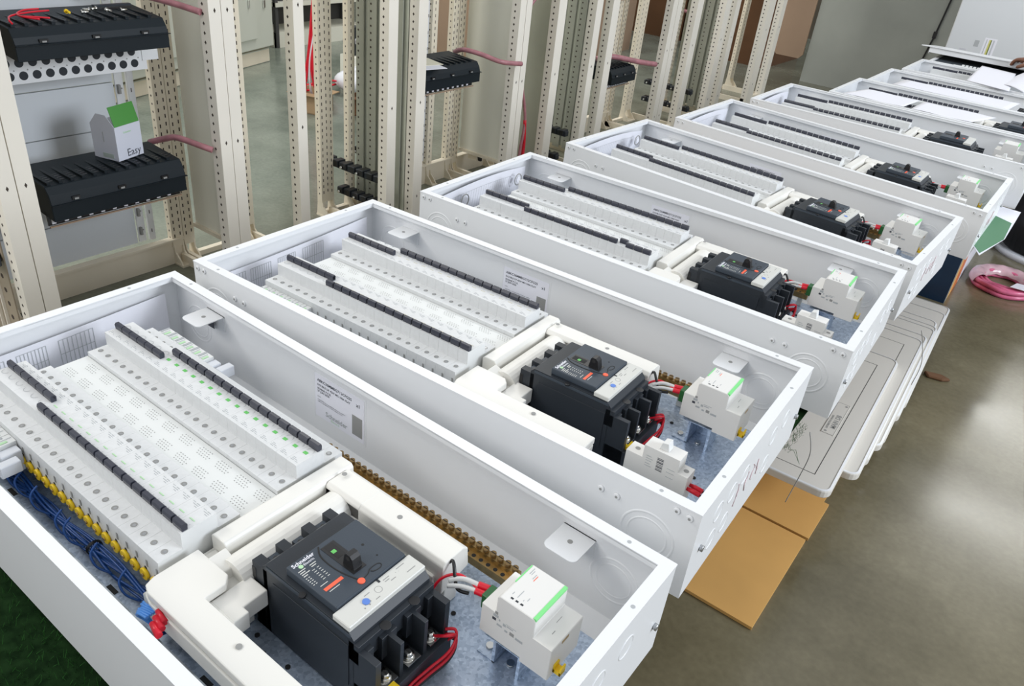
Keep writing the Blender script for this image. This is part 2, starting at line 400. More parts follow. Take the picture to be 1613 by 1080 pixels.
def enclosure(i):
    M = boxM(i)
    look = {0: 'open white metal enclosure nearest the camera, cut off by the left edge', 1: 'open white metal enclosure, second from the camera, behind the nearest one',
            2: 'open white metal enclosure, third from the camera', 3: 'open white metal enclosure, fourth from the camera, right end over the stacked doors',
            4: 'open white metal enclosure, fifth from the camera, over the blue carton', 5: 'open white metal enclosure, sixth from the camera',
            6: 'open white metal enclosure, seventh from the camera, drawings laid inside', 7: 'open white metal enclosure, eighth from the camera, covered with paper',
            8: 'open white metal enclosure, ninth from the camera, bent white sheet across it', 9: 'farthest white enclosure, dark inside, with its lid lifted'}[i]
    r = ob('distribution_enclosure', None, None, M, look, 'electrical enclosure', 'white enclosures in a row')
    ob('shell', SHELL, r); 
    if i < 7:
        ob('mounting_plate', PLATE, r, label='bluish galvanised mounting plate'); ob('plate_stand', STAND, r)
    for x in (.093, .848): ob('bracket_tab', TAB, r, T(x, W - .0022, hz(-.035)))
    if i < 6:
        for x, h in ((.012, -.011), (.030, -.011), (.968, -.011), (.986, -.013), (.862, -.036), (.886, -.036), (.112, -.036), (.136, -.036)):
            ob('rivet', RIV, r, T(x, 0, hz(h)))
        for x in (.063, .937): ob('knockout', KN_Y, r, T(x, 0, hz(-.074)))
        for x in (.063, .930): ob('knockout', KN_IN, r, T(x, W - .0022, hz(-.080)))
        for v, h in ((.08, -.050), (.13, -.050), (.18, -.050), (.30, -.050), (.36, -.050), (.08, -.100), (.13, -.105), (.30, -.105)):
            ob('knockout', KN_X, r, T(1.0, v, hz(h)), None)
        m = MB(); m.cyl((1.0, .034, hz(-.08)), .0045, .005, M_GSTEEL, axis='x', n=8); m.cyl((1.0, .44, hz(-.088)), .0045, .005, M_GSTEEL, axis='x', n=8)
        ob('earth_stud', m.mesh('earth_stud', fix=True), r)
    if i in (1, 3, 4):
        mk = mat('faint_red_marker', (.80, .62, .64), .6); m = MB(); rn = random.Random(i)
        for v0 in (.16, .195, .225, .245):
            p = [(1.0008, v0 + rn.uniform(-.006, .006), hz(-.055 - .032 * k_ / 4 + rn.uniform(-.006, .006))) for k_ in range(5)]
            m.tube(p, .0007, mk, 4)
        ob('marker_writing', m.mesh('marker_writing'), r, label='faint red marker strokes')
    if i < 5:
        # printed delivery label on the inner far wall
        x0, x1, z0, z1 = .371, .482, hz(-.116), hz(-.034)
        if i in (2, 3): x0, x1 = .385, .49
        y = W - .0022
        m = MB(); m.box(x0, y - .0004, z0, x1, y, z1, M_STICK)
        m.prism([(x1 - .026, z0 + .008), (x1 - .004, z0 + .008), (x1 - .004, z0 + .045), (x1 - .026, z0 + .045), (x1 - .026, z0 + .012)], y - .0007, y - .0004, M_SLOT, 'y')
        for a in (x0 - .001, x1 + .003): m.box(a, y - .0003, z0 - .004, a + .0006, y, z1 + .003, M_ENC)
        s = ob('delivery_label', m.mesh('delivery_label'), r, label='printed paper delivery label')
        F = lambda px, pz: frame((px, y - .0006, pz), (1, 0, 0), (0, 0, 1), (0, -1, 0))
        for me, px, pz in ((T_BIG, .006, -.013), (T_L2, .006, -.021), (T_L3, .006, -.028), (T_X1, .094, -.018), (T_LS, .006, -.043)):
            ob('printed_text', me, s, F(x0 + px, z1 + pz))
        ob('printed_text', T_SCH, s, F(x0 + .024, z0 + .009)); ob('printed_text', T_ELE, s, F(x0 + .036, z0 + .0035))
    return r
ENC = [enclosure(i) for i in range(10)]

# ---- small circuit breakers -------------------------------------------------
PITCH = 0.0207; U0 = 0.088; NU = 22
ZS, ZR, ZB = -.037, -.014, -.078
def mcb_parts(n, far, yellow=False, win_mat=None):
    """local origin: left end of the unit at v=0 (inner shoulder start), z=0 at its base (h=ZB); y runs outward from the busbar"""
    w_ = PITCH * n - .00015
    g = lambda h: h - ZB
    m = MB()
    y1, y2, y3 = .031, .078, .109
    prof = [(0, g(ZB)), (0, g(ZS)), (y1, g(ZS)), (y1, g(ZR)), (y2, g(ZR)), (y2, g(ZS)), (y3, g(ZS)), (y3, g(ZB))]
    m.prism(prof, 0.0001, w_, M_SIDE, 'x')
    m2 = MB()
    mm = m
    for k in range(n):
        x = k * PITCH
        for yy in (.0155, .0945):
            mm.cyl((x + PITCH / 2, yy, g(ZS)), .0050, .0003, M_WHITE, n=12)
            mm.cyl((x + PITCH / 2, yy, g(ZS) + .0003), .0042, .0002, M_SLOT, n=12)
            mm.cyl((x + PITCH / 2 - .0008, yy, g(ZS) + .0005), .0022, .0002, M_GSTEEL, n=8)
        mm.box(x + .0035, .0005 + y3, g(ZB) + .018, x + .0065, y3 + .0009, g(ZB) + .028, M_SLOT)
        mm.cyl((x + PITCH / 2, y3, g(ZB) + .012), .0025, .0004, M_DARK, axis='y', n=8)
        # faint printing and arc marks
        for (a, b_, c, d) in ((.003, .036, .009, .0370), (.003, .0385, .013, .0393), (.003, .041, .008, .0418), (.011, .036, .0165, .0366)):
            mm.box(x + a, b_, g(ZR), x + c, d, g(ZR) + .0002, M_PRINT)
        pts = [(x + .011 + .006 * math.cos(a), .062 + .006 * math.sin(a)) for a in [PI * q / 8 for q in range(9)]]
        for p, q in zip(pts, pts[1:]):
            mm.quad((p[0], p[1], g(ZR) + .0003), (q[0], q[1], g(ZR) + .0003), (q[0] * .93 + (x + .011) * .07, q[1] - .0006, g(ZR) + .0003), (p[0] * .93 + (x + .011) * .07, p[1] - .0006, g(ZR) + .0003), M_PRINT)
    body = mm.mesh('breaker_body', fix=False)
    # white faces on top: separate thin caps would double the parts, so recolour the upward faces
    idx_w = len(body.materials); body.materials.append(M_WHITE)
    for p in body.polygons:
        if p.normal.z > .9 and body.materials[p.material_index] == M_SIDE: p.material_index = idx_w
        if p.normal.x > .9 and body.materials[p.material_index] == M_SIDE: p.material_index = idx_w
    # toggle
    t = MB()
    ty = .0715 if not far else .052
    for k in range(n):
        x = k * PITCH
        t.prism([(ty - .0035, g(ZR)), (ty - .0042, g(ZR) + .0075), (ty - .002, g(ZR) + .0105), (ty + .003, g(ZR) + .0100), (ty + .0042, g(ZR) + .006), (ty + .0035, g(ZR))], x + .0012, x + PITCH - (.0018 if n == 1 else .0004), M_TOG, 'x')
    if n > 1:
        t.box(.0012, ty - .003, g(ZR) + .002, w_ - .001, ty + .003, g(ZR) + .009, M_TOG)
    tog = t.mesh('toggle', fix=True)
    wn = MB()
    for k in range(n):
        x = k * PITCH
        if win_mat is M_GREEN: wn.box(x + .0055, ty - .0175, g(ZR), x + .0122, ty - .0128, g(ZR) + .0005, M_GREEN)
        else: wn.box(x + .0060, ty - .0165, g(ZR), x + .0150, ty - .0150, g(ZR) + .0005, win_mat)
    win = wn.mesh('status_window')
    ye = None
    if yellow:
        q = MB()
        for k in range(n):
            x = k * PITCH + PITCH / 2
            q.cyl((x, y3 + .0005, .0035), .0080, .0040, M_YEL, axis='y', n=8); q.cyl((x, y3 + .0045, .0035), .0024, .0015, M_BRASS, axis='y', n=8)
        ye = q.mesh('terminal_sleeve', fix=True)
    return body, tog, win, ye
def joined(parts):
    """one mesh out of the parts, for breakers too far off to show them"""
    bm = bmesh.new(); mats = []
    for me in parts:
        off = len(mats); mats += list(me.materials); tmp = bmesh.new(); tmp.from_mesh(me)
        for f in tmp.faces: f.material_index += off
        t2 = bpy.data.meshes.new('x'); tmp.to_mesh(t2); tmp.free(); bm.from_mesh(t2)
    me = bpy.data.meshes.new('circuit_breaker'); 
    for mm in mats: me.materials.append(mm)
    bm.to_mesh(me); bm.free(); return me
M_CRM = mat('cream_window', (.62, .60, .50), .5)
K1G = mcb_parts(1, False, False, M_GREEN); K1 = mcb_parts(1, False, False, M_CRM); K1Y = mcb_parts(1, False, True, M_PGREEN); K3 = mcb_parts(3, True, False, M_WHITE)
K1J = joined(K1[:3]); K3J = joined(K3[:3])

ROWV = {'A': .2505, 'B': .1945}
def breakers(i):
    M = boxM(i)
    for row in 'AB':
        if i >= 7 and row == 'B': continue
        side = 'far row' if row == 'A' else 'near row'
        # A: y runs to +v ; B: mirrored by a half turn
        u = U0; k = 0
        units = [(3, j) for j in range(2)] + [(1, j) for j in range(16)]
        skipB3 = (13,) if (i == 2 and row == 'B') else ()
        for n, j in units:
            uw = n * PITCH
            if row == 'A': L = M @ T(u, ROWV['A'], hz(ZB))
            else: L = M @ T(u + uw, ROWV['B'], hz(ZB)) @ Rz(PI)
            if n == 3:
                lab = 'wide white three-pole breaker, %s one of two, %s of the %s' % (('left' if j == 0 else 'right'), side, WORD[i])
                if i == 0 and row == 'B': pass
            else:
                lab = 'small white breaker, %s from the right, %s of the %s' % (ORD[15 - j], side, WORD[i])
            grp = 'circuit breakers in the %s of the %s' % (side, WORD[i])
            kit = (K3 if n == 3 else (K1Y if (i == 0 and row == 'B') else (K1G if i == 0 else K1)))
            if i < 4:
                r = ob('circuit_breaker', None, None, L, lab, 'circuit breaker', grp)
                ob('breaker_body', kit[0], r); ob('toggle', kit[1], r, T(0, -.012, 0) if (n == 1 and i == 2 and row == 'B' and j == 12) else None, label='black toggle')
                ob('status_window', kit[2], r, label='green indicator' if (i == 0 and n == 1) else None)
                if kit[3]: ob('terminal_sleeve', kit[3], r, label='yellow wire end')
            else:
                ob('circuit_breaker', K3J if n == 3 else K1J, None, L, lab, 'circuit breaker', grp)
            u += uw
for i in range(9): breakers(i)

# ---- busbar chassis between the rows -----------------------------------------
def cover_mesh():
    m = MB(); z = hz(-.044)
    m.box(.088, .1955, z - .004, .552, .2495, z, M_COVER)
    m.box(.088, .1955, hz(-.10), .552, .2495, z - .004, M_COVER)
    rnd = random.Random(3)
    for gidx in range(11):
        for band in (0, 1):
            u = .10 + gidx * .0405 + band * .012; v = .203 + band * .0265
            for a in range(6):
                for b in range(4):
                    if (a == 5 and b > 1) or (a == 0 and b < 1): continue
                    x = u + a * .0048 + (b % 2) * .0022; y = v + b * .0040
                    m.quad((x, y, z + .0002), (x + .0019, y, z + .0002), (x + .0019, y + .0012, z + .0002), (x, y + .0012, z + .0002), M_SLOT)
    return m.mesh('perforated_cover')
COVER = cover_mesh()
def rail_mesh():
    m = MB()
    for (a, b) in ((.10, .18), (.265, .345)):
        m.box(.086, a, hz(-.1275), .552, b, hz(-.0785), M_COVER)
    return m.mesh('support_rail')
RAIL = rail_mesh()
def holder_mesh():
    m = MB(); C = M_CREAM
    # cross member: flat bed, front lip toward the breakers
    m.box(.548, .070, hz(-.070), .640, .345, hz(-.058), C)
    m.prism([(.549, hz(-.095)), (.549, hz(-.036)), (.553, hz(-.032)), (.573, hz(-.032)), (.577, hz(-.037)), (.577, hz(-.095))], .150, .350, C, 'y')
    m.prism([(.549, hz(-.095)), (.549, hz(-.060)), (.556, hz(-.054)), (.590, hz(-.054)), (.595, hz(-.060)), (.595, hz(-.095))], .060, .150, C, 'y')
    # corner shoulder between bed and lip
    m.prism([(.577, hz(-.095)), (.577, hz(-.036)), (.600, hz(-.045)), (.604, hz(-.095))], .125, .150, C, 'y')
    # near arm
    L_ = [(.572, .0555), (.560, .060), (.556, .072), (.556, .128), (.612, .128), (.622, .118), (.622, .092), (.800, .092), (.800, .0545)]
    m.prism(L_, hz(-.048), hz(-.037), C, 'z')
    m.prism([(.576, .053), (.562, .057), (.555, .070), (.555, .090), (.800, .090), (.800, .052)], hz(-.074), hz(-.0485), C, 'z')
    # far arm, with the raised far corner
    m.prism([(.300, hz(-.085)), (.300, hz(-.040)), (.305, hz(-.034)), (.338, hz(-.034)), (.346, hz(-.040)), (.350, hz(-.072))], .577, .782, C, 'x')
    m.prism([(.300, hz(-.085)), (.300, hz(-.039)), (.305, hz(-.0335)), (.338, hz(-.0335)), (.345, hz(-.039)), (.349, hz(-.072))], .577, .640, C, 'x')
    m.box(.640, .296, hz(-.126), .770, .301, hz(-.060), C)
    # socket block left of the moulded case breaker
    m.prism([(.620, .098), (.662, .098), (.662, .118), (.652, .118), (.652, .150), (.620, .150)], hz(-.075), hz(-.050), C, 'z')
    m.box(.618, .098, hz(-.126), .622, .150, hz(-.075), C); m.box(.618, .096, hz(-.126), .664, .099, hz(-.050), C)
    for (a, b) in ((.075, .09), (.31, .34)): m.box(.60, a, hz(-.1275), .615, b, hz(-.065), C)
    m.box(.76, .060, hz(-.1275), .775, .085, hz(-.070), C); m.box(.76, .315, hz(-.1275), .775, .34, hz(-.070), C)
    return m.mesh('breaker_bracket', bevel=.0016, seg=2)
HOLDER = holder_mesh()
def holderholes():
    m = MB()
    for u, v, h in ((.70, .078, -.036), (.585, .326, -.030), (.69, .322, -.034), (.58, .10, -.054)):
        m.cyl((u, v, hz(h)), .0035, .0004, M_SLOT, n=14)
    return m.mesh('fixing_hole')
HOLES = holderholes()
def half_mesh():
    m = MB(); pts = []
    for k in range(13):
        a = PI * k / 12; pts.append((.602 + .0235 * math.cos(a), hz(-.058) + .021 * math.sin(a)))
    m.prism(pts, .140, .300, M_CREAM, 'y')
    me = m.mesh('rounded_cover', fix=True)
    for p in me.polygons:
        if abs(p.normal.y) < .5 and p.normal.z > -.5: p.use_smooth = False
    return me
HALF = half_mesh()
def chassis(i):
    M = boxM(i)
    r = ob('busbar_chassis', None, None, M, 'white perforated busbar chassis with cream breaker bracket in the %s' % WORD[i], 'busbar chassis', 'busbar chassis in the enclosures')
    ob('perforated_cover', COVER, r); ob('support_rail', RAIL, r); ob('breaker_bracket', HOLDER, r, label='cream moulded bracket')
    if i < 5: ob('fixing_hole', HOLES, r)
    ob('rounded_cover', HALF, r, label='cream half-round cover')
for i in range(7): chassis(i)

# ---- brass terminal bars -------------------------------------------------------
def bar_meshes():
    m = MB()
    m.box(0, 0, 0, .36, .009, .012, M_BRASS); m.box(0, -.010, -.009, .36, 0, .0035, M_BRASS)
    for k in range(30): m.cyl((.008 + k * .0119, -.005, .0035), .0031, .0002, M_DARK, n=8)
    for k in range(3): m.box(.02 + k * .16, -.004, -.030, .03 + k * .16, .004, -.009, M_CREAM)
    s = MB(); s.cyl((0, 0, 0), .0042, .006, M_BRASSD, n=10); s.box(-.0036, -.0006, .006, .0036, .0006, .0063, M_DARK)
    return m.mesh('bar'), s.mesh('screw', fix=True)
BAR, SCR = bar_meshes()
def terminal_bar(i):
    r = ob('terminal_bar', None, None, boxM(i) @ T(.472, .388, hz(-.0975)), 'brass terminal bar with a row of screws along the far wall of the %s' % WORD[i], 'terminal bar', 'brass terminal bars')
    ob('bar', BAR, r)
    for k in range(30):
        ob('screw', SCR, r, T(.008 + k * .0119, .0045, .012))
for i in range(4): terminal_bar(i)

# ---- moulded case breaker ------------------------------------------------------
def mccb_parts():
    P = {}
    m = MB(); G = M_BREAK
    m.prism([(.643, hz(-.126)), (.643, hz(-.020)), (.649, hz(-.014)), (.782, hz(-.014)), (.790, hz(-.022)), (.790, hz(-.126))], .152, .267, G, 'y')
    # line side: separators and connector blocks
    m.box(.626, .152, hz(-.126), .643, .267, hz(-.052), G)
    for a, b in ((.152, .165), (.184, .197), (.2215, .2345), (.254, .267)):
        m.box(.624, a, hz(-.126), .650, b, hz(-.024), G)
    for c in (.1745, .2095, .244):
        m.box(.630, c - .0065, hz(-.060), .650, c + .0065, hz(-.029), M_BREAK2)
        m.cyl((.637, c, hz(-.029)), .0032, .0004, M_BLACK, n=10)
    # load side
    m.box(.790, .152, hz(-.126), .828, .267, hz(-.088), G)
    for a, b in ((.152, .160), (.188, .1935), (.2255, .231), (.259, .267)):
        m.box(.789, a, hz(-.126), .822, b, hz(-.034), G)
    for c in (.1635, .1845, .1975, .2220, .2350, .2555):
        m.box(.789, c - .0045, hz(-.068), .803, c + .0045, hz(-.034), G)
    # stepped shoulder and thumb notches before the terminals
    m.box(.782, .152, hz(-.055), .797, .267, hz(-.026), G)
    for a in (.185, .229): m.cyl((.797, a + .0055, hz(-.0262)), .0065, .0006, M_BLACK, n=14)
    m.box(.650, .1508, hz(-.020), .786, .152, hz(-.0155), M_BREAK2)
    m.box(.660, .1512, hz(-.10), .782, .152, hz(-.035), G)
    m.box(.6235, .1515, hz(-.050), .630, .1535, hz(-.033), M_BLACK)
    P['body'] = m.mesh('breaker_body', bevel=.0012)
    c = MB(); z0, z1 = hz(-.014), hz(-.003)
    c.box(.676, .1585, z0, .757, .261, z1, M_BREAK2)
    P['cover'] = c.mesh('front_cover', bevel=.0014, seg=2)
    t = MB()
    t.box(.683, .2010, z1 - .0002, .737, .2200, z1 + .0004, M_BLACK)
    P['slot'] = t.mesh('toggle_slot')
    t = MB()
    t.box(.6845, .2045, z1 + .0004, .708, .2165, z1 + .0005, M_DARK)
    t.prism([(.716, z1), (.7185, z1 + .015), (.721, z1 + .0175), (.727, z1 + .0175), (.731, z1 + .014), (.734, z1)], .2045, .2165, M_BLACK, 'y')
    t.cyl((.7245, .2045, z1 + .012), .0030, -.0004, M_DARK, axis='y', n=10)
    P['toggle'] = t.mesh('toggle', bevel=.0006)
    t = MB(); t.box(.694, .2060, z1 + .0005, .699, .2115, z1 + .0007, M_GREEN); P['flag'] = t.mesh('green_flag')
    # curved groove across the cover and the ring beside the button
    t = MB()
    path = spline([(.679, .2015, z1), (.690, .1945, z1), (.708, .1925, z1), (.728, .1945, z1), (.7485, .2005, z1)], 6)
    t.tube(path, .0009, M_DARK, 6)
    path = spline([(.7485, .2035, z1), (.7475, .2120, z1), (.7440, .2185, z1), (.7440, .2290, z1), (.7475, .2320, z1), (.7505, .2280, z1), (.7495, .2200, z1), (.7465, .2170, z1)], 5)
    t.tube(path, .0006, M_DARK, 6)
    P['groove'] = t.mesh('moulded_groove')
    t = MB(); t.cyl((.7495, .2005, z1 - .0003), .0046, .0016, M_ORANGE, n=18, r2=.0040); P['button'] = t.mesh('trip_button', bevel=.0004)
    t = MB()
    t.box(.7245 + .004, .1655, z1, .7245 + .0085, .1905, z1 + .0002, M_ORANGE); P['stripe'] = t.mesh('red_stripe')
    t = MB()
    rnd = random.Random(5)
    def row(u, v0, v1, th=.0011, step=None):
        if step is None: t.box(u, v0, z1, u + th, v1, z1 + .0002, M_STRIP)
        else:
            v = v0
            while v < v1: t.box(u, v, z1, u + th, v + step * .55, z1 + .0002, M_STRIP); v += step
    for u, a, b in ((.6915, .1625, .172), (.6945, .1625, .1695), (.6975, .1625, .173), (.7005, .1625, .168), (.692, .1775, .186), (.695, .1775, .184)): row(u, a, b)
    for u in (.7045, .7075, .7105, .7135, .7165): row(u, .162, .169, .0009, .0035)
    for u in (.700, .7035, .707, .7105, .714, .7175): row(u, .1745, .178, .0007); row(u, .181, .184, .0007)
    row(.7232, .166, .176, .0008); row(.7355, .168, .182, .0008)
    P['print'] = t.mesh('rating_print')
    t = MB(); t.box(.7575, .1520, z0, .7835, .2660, z0 + .0075, M_STRIP); P['trip'] = t.mesh('trip_unit', bevel=.0010)
    zt = z0 + .0075
    t = MB(); t.cyl((.7715, .1865, zt), .0042, .0010, mat('blue_dial', (0.10, 0.22, 0.62), .4), n=18); P['dial'] = t.mesh('blue_dial')
    t = MB()
    for k in range(4): t.cyl((.777 - (k % 2) * .003, .180 + k * .0035, zt), .0008, .0003, M_SLOT, n=8)
    t.ring((.7690, .2070, zt), .0045, .0040, .0002, M_SLOT, 'z', 24)
    for u, a, b in ((.7645, .190, .1975), (.7765, .196, .202), (.7635, .219, .228), (.7665, .219, .2255), (.770, .225, .232), (.7745, .245, .258), (.7625, .240, .252), (.7665, .240, .240), (.7655, .236, .2365)):
        t.box(u, a, zt, u + .0008, b, zt + .0002, M_SLOT)
    t.box(.7585, .2135, zt, .7630, .2160, zt + .0006, M_BREAK)
    P['tprint'] = t.mesh('dial_print')
    s = MB()
    s.box(-.010, -.010, -.002, .010, .010, 0, M_STEEL); s.cyl((0, 0, 0), .0078, .004, M_STEEL, n=16, r2=.0065); s.cyl((0, 0, .004), .0065, .0035, M_STEEL, n=16, r2=.0035); s.box(-.0035, -.0008, .0070, .0035, .0008, .0078, M_DARK)
    P['screw'] = s.mesh('terminal_screw', fix=True)
    t = MB(); t.cyl((.711, .1515, hz(-.0155)), .004, .003, M_BLACK, n=12); t.cyl((.735, .238, z1), .0012, .0003, M_DARK, n=8); t.cyl((.712, .238, z1), .0017, .0003, M_DARK, n=8)
    P['coverscrew'] = t.mesh('cover_screw')
    return P
MC = mccb_parts()
T_S2 = text_mesh('Schneider', .0074, M_STICK, .0001, bold=True); T_E2 = text_mesh('Electric', .0048, M_STICK, .0001)
LOGO = MB().cyl((0, 0, 0), .0028, .0002, M_PGREEN, n=16).mesh('logo_disc')
def mccb(i):
    r = ob('moulded_case_breaker', None, None, boxM(i), 'dark grey moulded main breaker with black toggle and red stripe in the %s' % WORD[i], 'circuit breaker', 'dark moulded case breakers')
    b = ob('breaker_body', MC['body'], r); c = ob('front_cover', MC['cover'], r, label='raised dark cover plate')
    ob('toggle', MC['toggle'], r, label='black toggle lever')
    ob('toggle_slot', MC['slot'], c); ob('trip_button', MC['button'], r, label='round red button'); ob('red_stripe', MC['stripe'], c, label='red printed stripe')
    t = ob('trip_unit', MC['trip'], r, label='pale grey trip unit strip'); 
    if i < 5:
        ob('green_flag', MC['flag'], c); ob('moulded_groove', MC['groove'], c); ob('rating_print', MC['print'], c); ob('dial', MC['dial'], t, label='blue dial'); ob('dial_print', MC['tprint'], t)
        for v in (.174, .2095, .245): ob('terminal_screw', MC['screw'], r, T(.814, v, hz(-.080)), label='bright steel terminal screw')
        ob('cover_screw', MC['coverscrew'], r)
        F = frame((.6840, .1625, hz(-.003) + .0001), (0, 1, 0), (-1, 0, 0), (0, 0, 1)); ob('printed_text', T_S2, c, F)
        F = frame((.6890, .1735, hz(-.003) + .0001), (0, 1, 0), (-1, 0, 0), (0, 0, 1)); ob('printed_text', T_E2, c, F)
        ob('logo', LOGO, c, T(.6872, .1700, hz(-.003)))
    return r
for i in range(9): mccb(i)

# ---- relay module on its zinc foot ----------------------------------------------
def relay_meshes():
    m = MB(); v0, v1 = .286, .348
    m.prism([(.852, hz(-.074)), (.852, hz(-.030)), (.8715, hz(-.030)), (.8715, hz(-.006)), (.8745, hz(-.0028)), (.919, hz(-.0028)), (.9225, hz(-.006)), (.9225, hz(-.030)), (.948, hz(-.030)), (.948, hz(-.080)), (.910, hz(-.080)), (.910, hz(-.074))], v0, v1, M_RELAY, 'y')
    body = m.mesh('relay_case', bevel=.0008)
    g = MB(); z = hz(-.0028)
    g.box(.9185, v0 + .001, z - .003, .9228, v1 - .001, z + .0004, M_LGREEN)
    band = g.mesh('green_band', fix=True)
    g2 = MB(); g2.box(.8735, v0 + .028, z - .0002, .8748, v1 - .002, z + .0005, M_LGREEN); band2 = g2.mesh('green_line')
    p = MB()
    for k, u in enumerate((.884, .8905, .897)): p.box(u, v0 + .006, z, u + .0034, v0 + .0082, z + .0003, M_BREAK)
    for u, a, b in ((.879, .048, .058), (.8815, .048, .055), (.886, .044, .052), (.8885, .042, .051), (.882, .012, .016), (.8890, .012, .024), (.9000, .015, .020), (.8965, .012, .014)): p.box(u, v0 + a, z, u + .0008, v0 + b, z + .0002, M_ORANGE if u == .8885 else M_PRINT)
    # print on the side
    y = v0 - .0002
    for (u, h, a, b, mm) in ((.871, -.032, .004, .004, M_SLOT), (.869, -.037, .007, .004, M_PRINT), (.868, -.043, .005, .004, M_INK), (.877, -.040, .002, .003, M_PRINT), (.883, -.043, .004, .004, M_PRINT), (.875, -.048, .007, .003, M_PRINT),
                             (.886, -.050, .004, .003, M_PRINT), (.893, -.050, .006, .005, M_SLOT), (.901, -.051, .010, .0035, M_PRINT), (.887, -.038, .014, .0008, M_PRINT), (.888, -.041, .009, .0016, M_PRINT)):
        p.box(u, y, hz(h), u + a, y + .0002, hz(h) + b, mm)
    p.box(.935, v0 + .018, hz(-.030), .9358, v0 + .024, hz(-.0298), M_SLOT); p.box(.930, v0 + .034, hz(-.030), .9305, v0 + .045, hz(-.0298), M_SLOT)
    p.box(.948, v0 + .020, hz(-.037), .9483, v0 + .033, hz(-.0325), M_BRASS)
    pr = p.mesh('case_print')
    cl = MB()
    for u in (-.0,): pass
    cl.box(.948, v0 + .010, hz(-.074), .958, v0 + .020, hz(-.069), M_YEL); cl.box(.948, v0 + .010, hz(-.074), .950, v0 + .020, hz(-.062), M_YEL); cl.box(.956, v0 + .010, hz(-.074), .958, v0 + .020, hz(-.062), M_YEL)
    clip = cl.mesh('rail_clip')
    gc = MB(); gc.box(.8395, .302, hz(-.062), .852, .322, hz(-.040), mat('green_connector', (.02, .12, .035), .4)); gcon = gc.mesh('green_connector', bevel=.0008)
    f = MB(); zb = hz(-.1278)
    f.box(.868, .296, zb, .872, .338, hz(-.082), M_ZINC); f.box(.903, .296, zb, .907, .338, hz(-.082), M_ZINC)
    f.box(.858, .290, hz(-.082), .936, .344, hz(-.0805), M_ZINC); f.box(.846, .296, zb, .872, .338, zb + .0016, M_ZINC)
    f.box(.872, .3365, zb, .903, .338, hz(-.082), M_ZINC); f.cyl((.888, .308, zb), .005, .003, M_STEEL, n=12); f.cyl((.855, .31, zb + .0016), .005, .003, M_STEEL, n=12)
    ft = f.mesh('zinc_stand', fix=True)
    return body, band, pr, clip, gcon, ft, band2
RM = relay_meshes()
def relay(i):
    r = ob('relay_module', None, None, boxM(i), 'white relay module with light green band on a zinc stand in the %s' % WORD[i], 'relay', 'white relay modules')
    ob('relay_case', RM[0], r); ob('green_band', RM[1], r, label='light green band'); ob('green_line', RM[6], r, label='thin green line'); ob('zinc_stand', RM[5], r, label='galvanised stand')
    if i < 5:
        ob('case_print', RM[2], r); ob('rail_clip', RM[3], r, label='yellow clip'); ob('connector', RM[4], r, label='dark green connector')
for i in range(8): relay(i)
def small_device():
    m = MB(); v0, v1 = .098, .124
    m.prism([(.848, hz(-.085)), (.848, hz(-.036)), (.8735, hz(-.036)), (.8735, hz(-.014)), (.928, hz(-.014)), (.928, hz(-.036)), (.944, hz(-.036)), (.944, hz(-.085))], v0, v1, M_RELAY, 'y')
    m.cyl((.860, .111, hz(-.036)), .0042, .0004, M_SLOT, n=12); m.cyl((.936, .111, hz(-.036)), .0042, .0004, M_SLOT, n=12)
    b = m.mesh('switch_case', bevel=.0007)
    t = MB(); t.prism([(.893, hz(-.014)), (.896, hz(-.003)), (.905, hz(-.001)), (.908, hz(-.014))], .104, .119, M_WHITE, 'y'); tg = t.mesh('rocker', bevel=.0005)
    p = MB()
    for k, wd in enumerate((.0006, .0010, .0005, .0012, .0006, .0006, .0011, .0005, .0009)): p.box(.8955 + .0002, v0 - .0003, hz(-.026 - .0026 * k), .9055, v0, hz(-.026 - .0026 * k) + wd * 1.3, M_INK)
    for h in (-.030, -.034, -.038, -.043, -.047): p.box(.879, v0 - .0003, hz(h), .886 + (h * 91 % 1) * .004, v0, hz(h) + .0009, M_PRINT)
    for h in (-.036, -.042, -.05): p.box(.912, v0 - .0003, hz(h), .924, v0, hz(h) + .0007, M_PRINT)
    pr = p.mesh('barcode_print')
    f = MB(); f.box(.860, .090, hz(-.1278), .930, .130, hz(-.1262), M_ZINC); f.box(.885, .095, hz(-.1262), .905, .127, hz(-.0855), M_ZINC); ft = f.mesh('zinc_stand')
    return b, tg, pr, ft
SD = small_device()
for i in range(6):
    r = ob('small_switch', None, None, boxM(i), 'narrow white switch module with barcode on its side in the %s' % WORD[i], 'switch', 'narrow white switch modules')
    ob('switch_case', SD[0], r); ob('rocker', SD[1], r); ob('barcode_print', SD[2], r, label='printed barcode'); ob('zinc_stand', SD[3], r, label='galvanised stand')

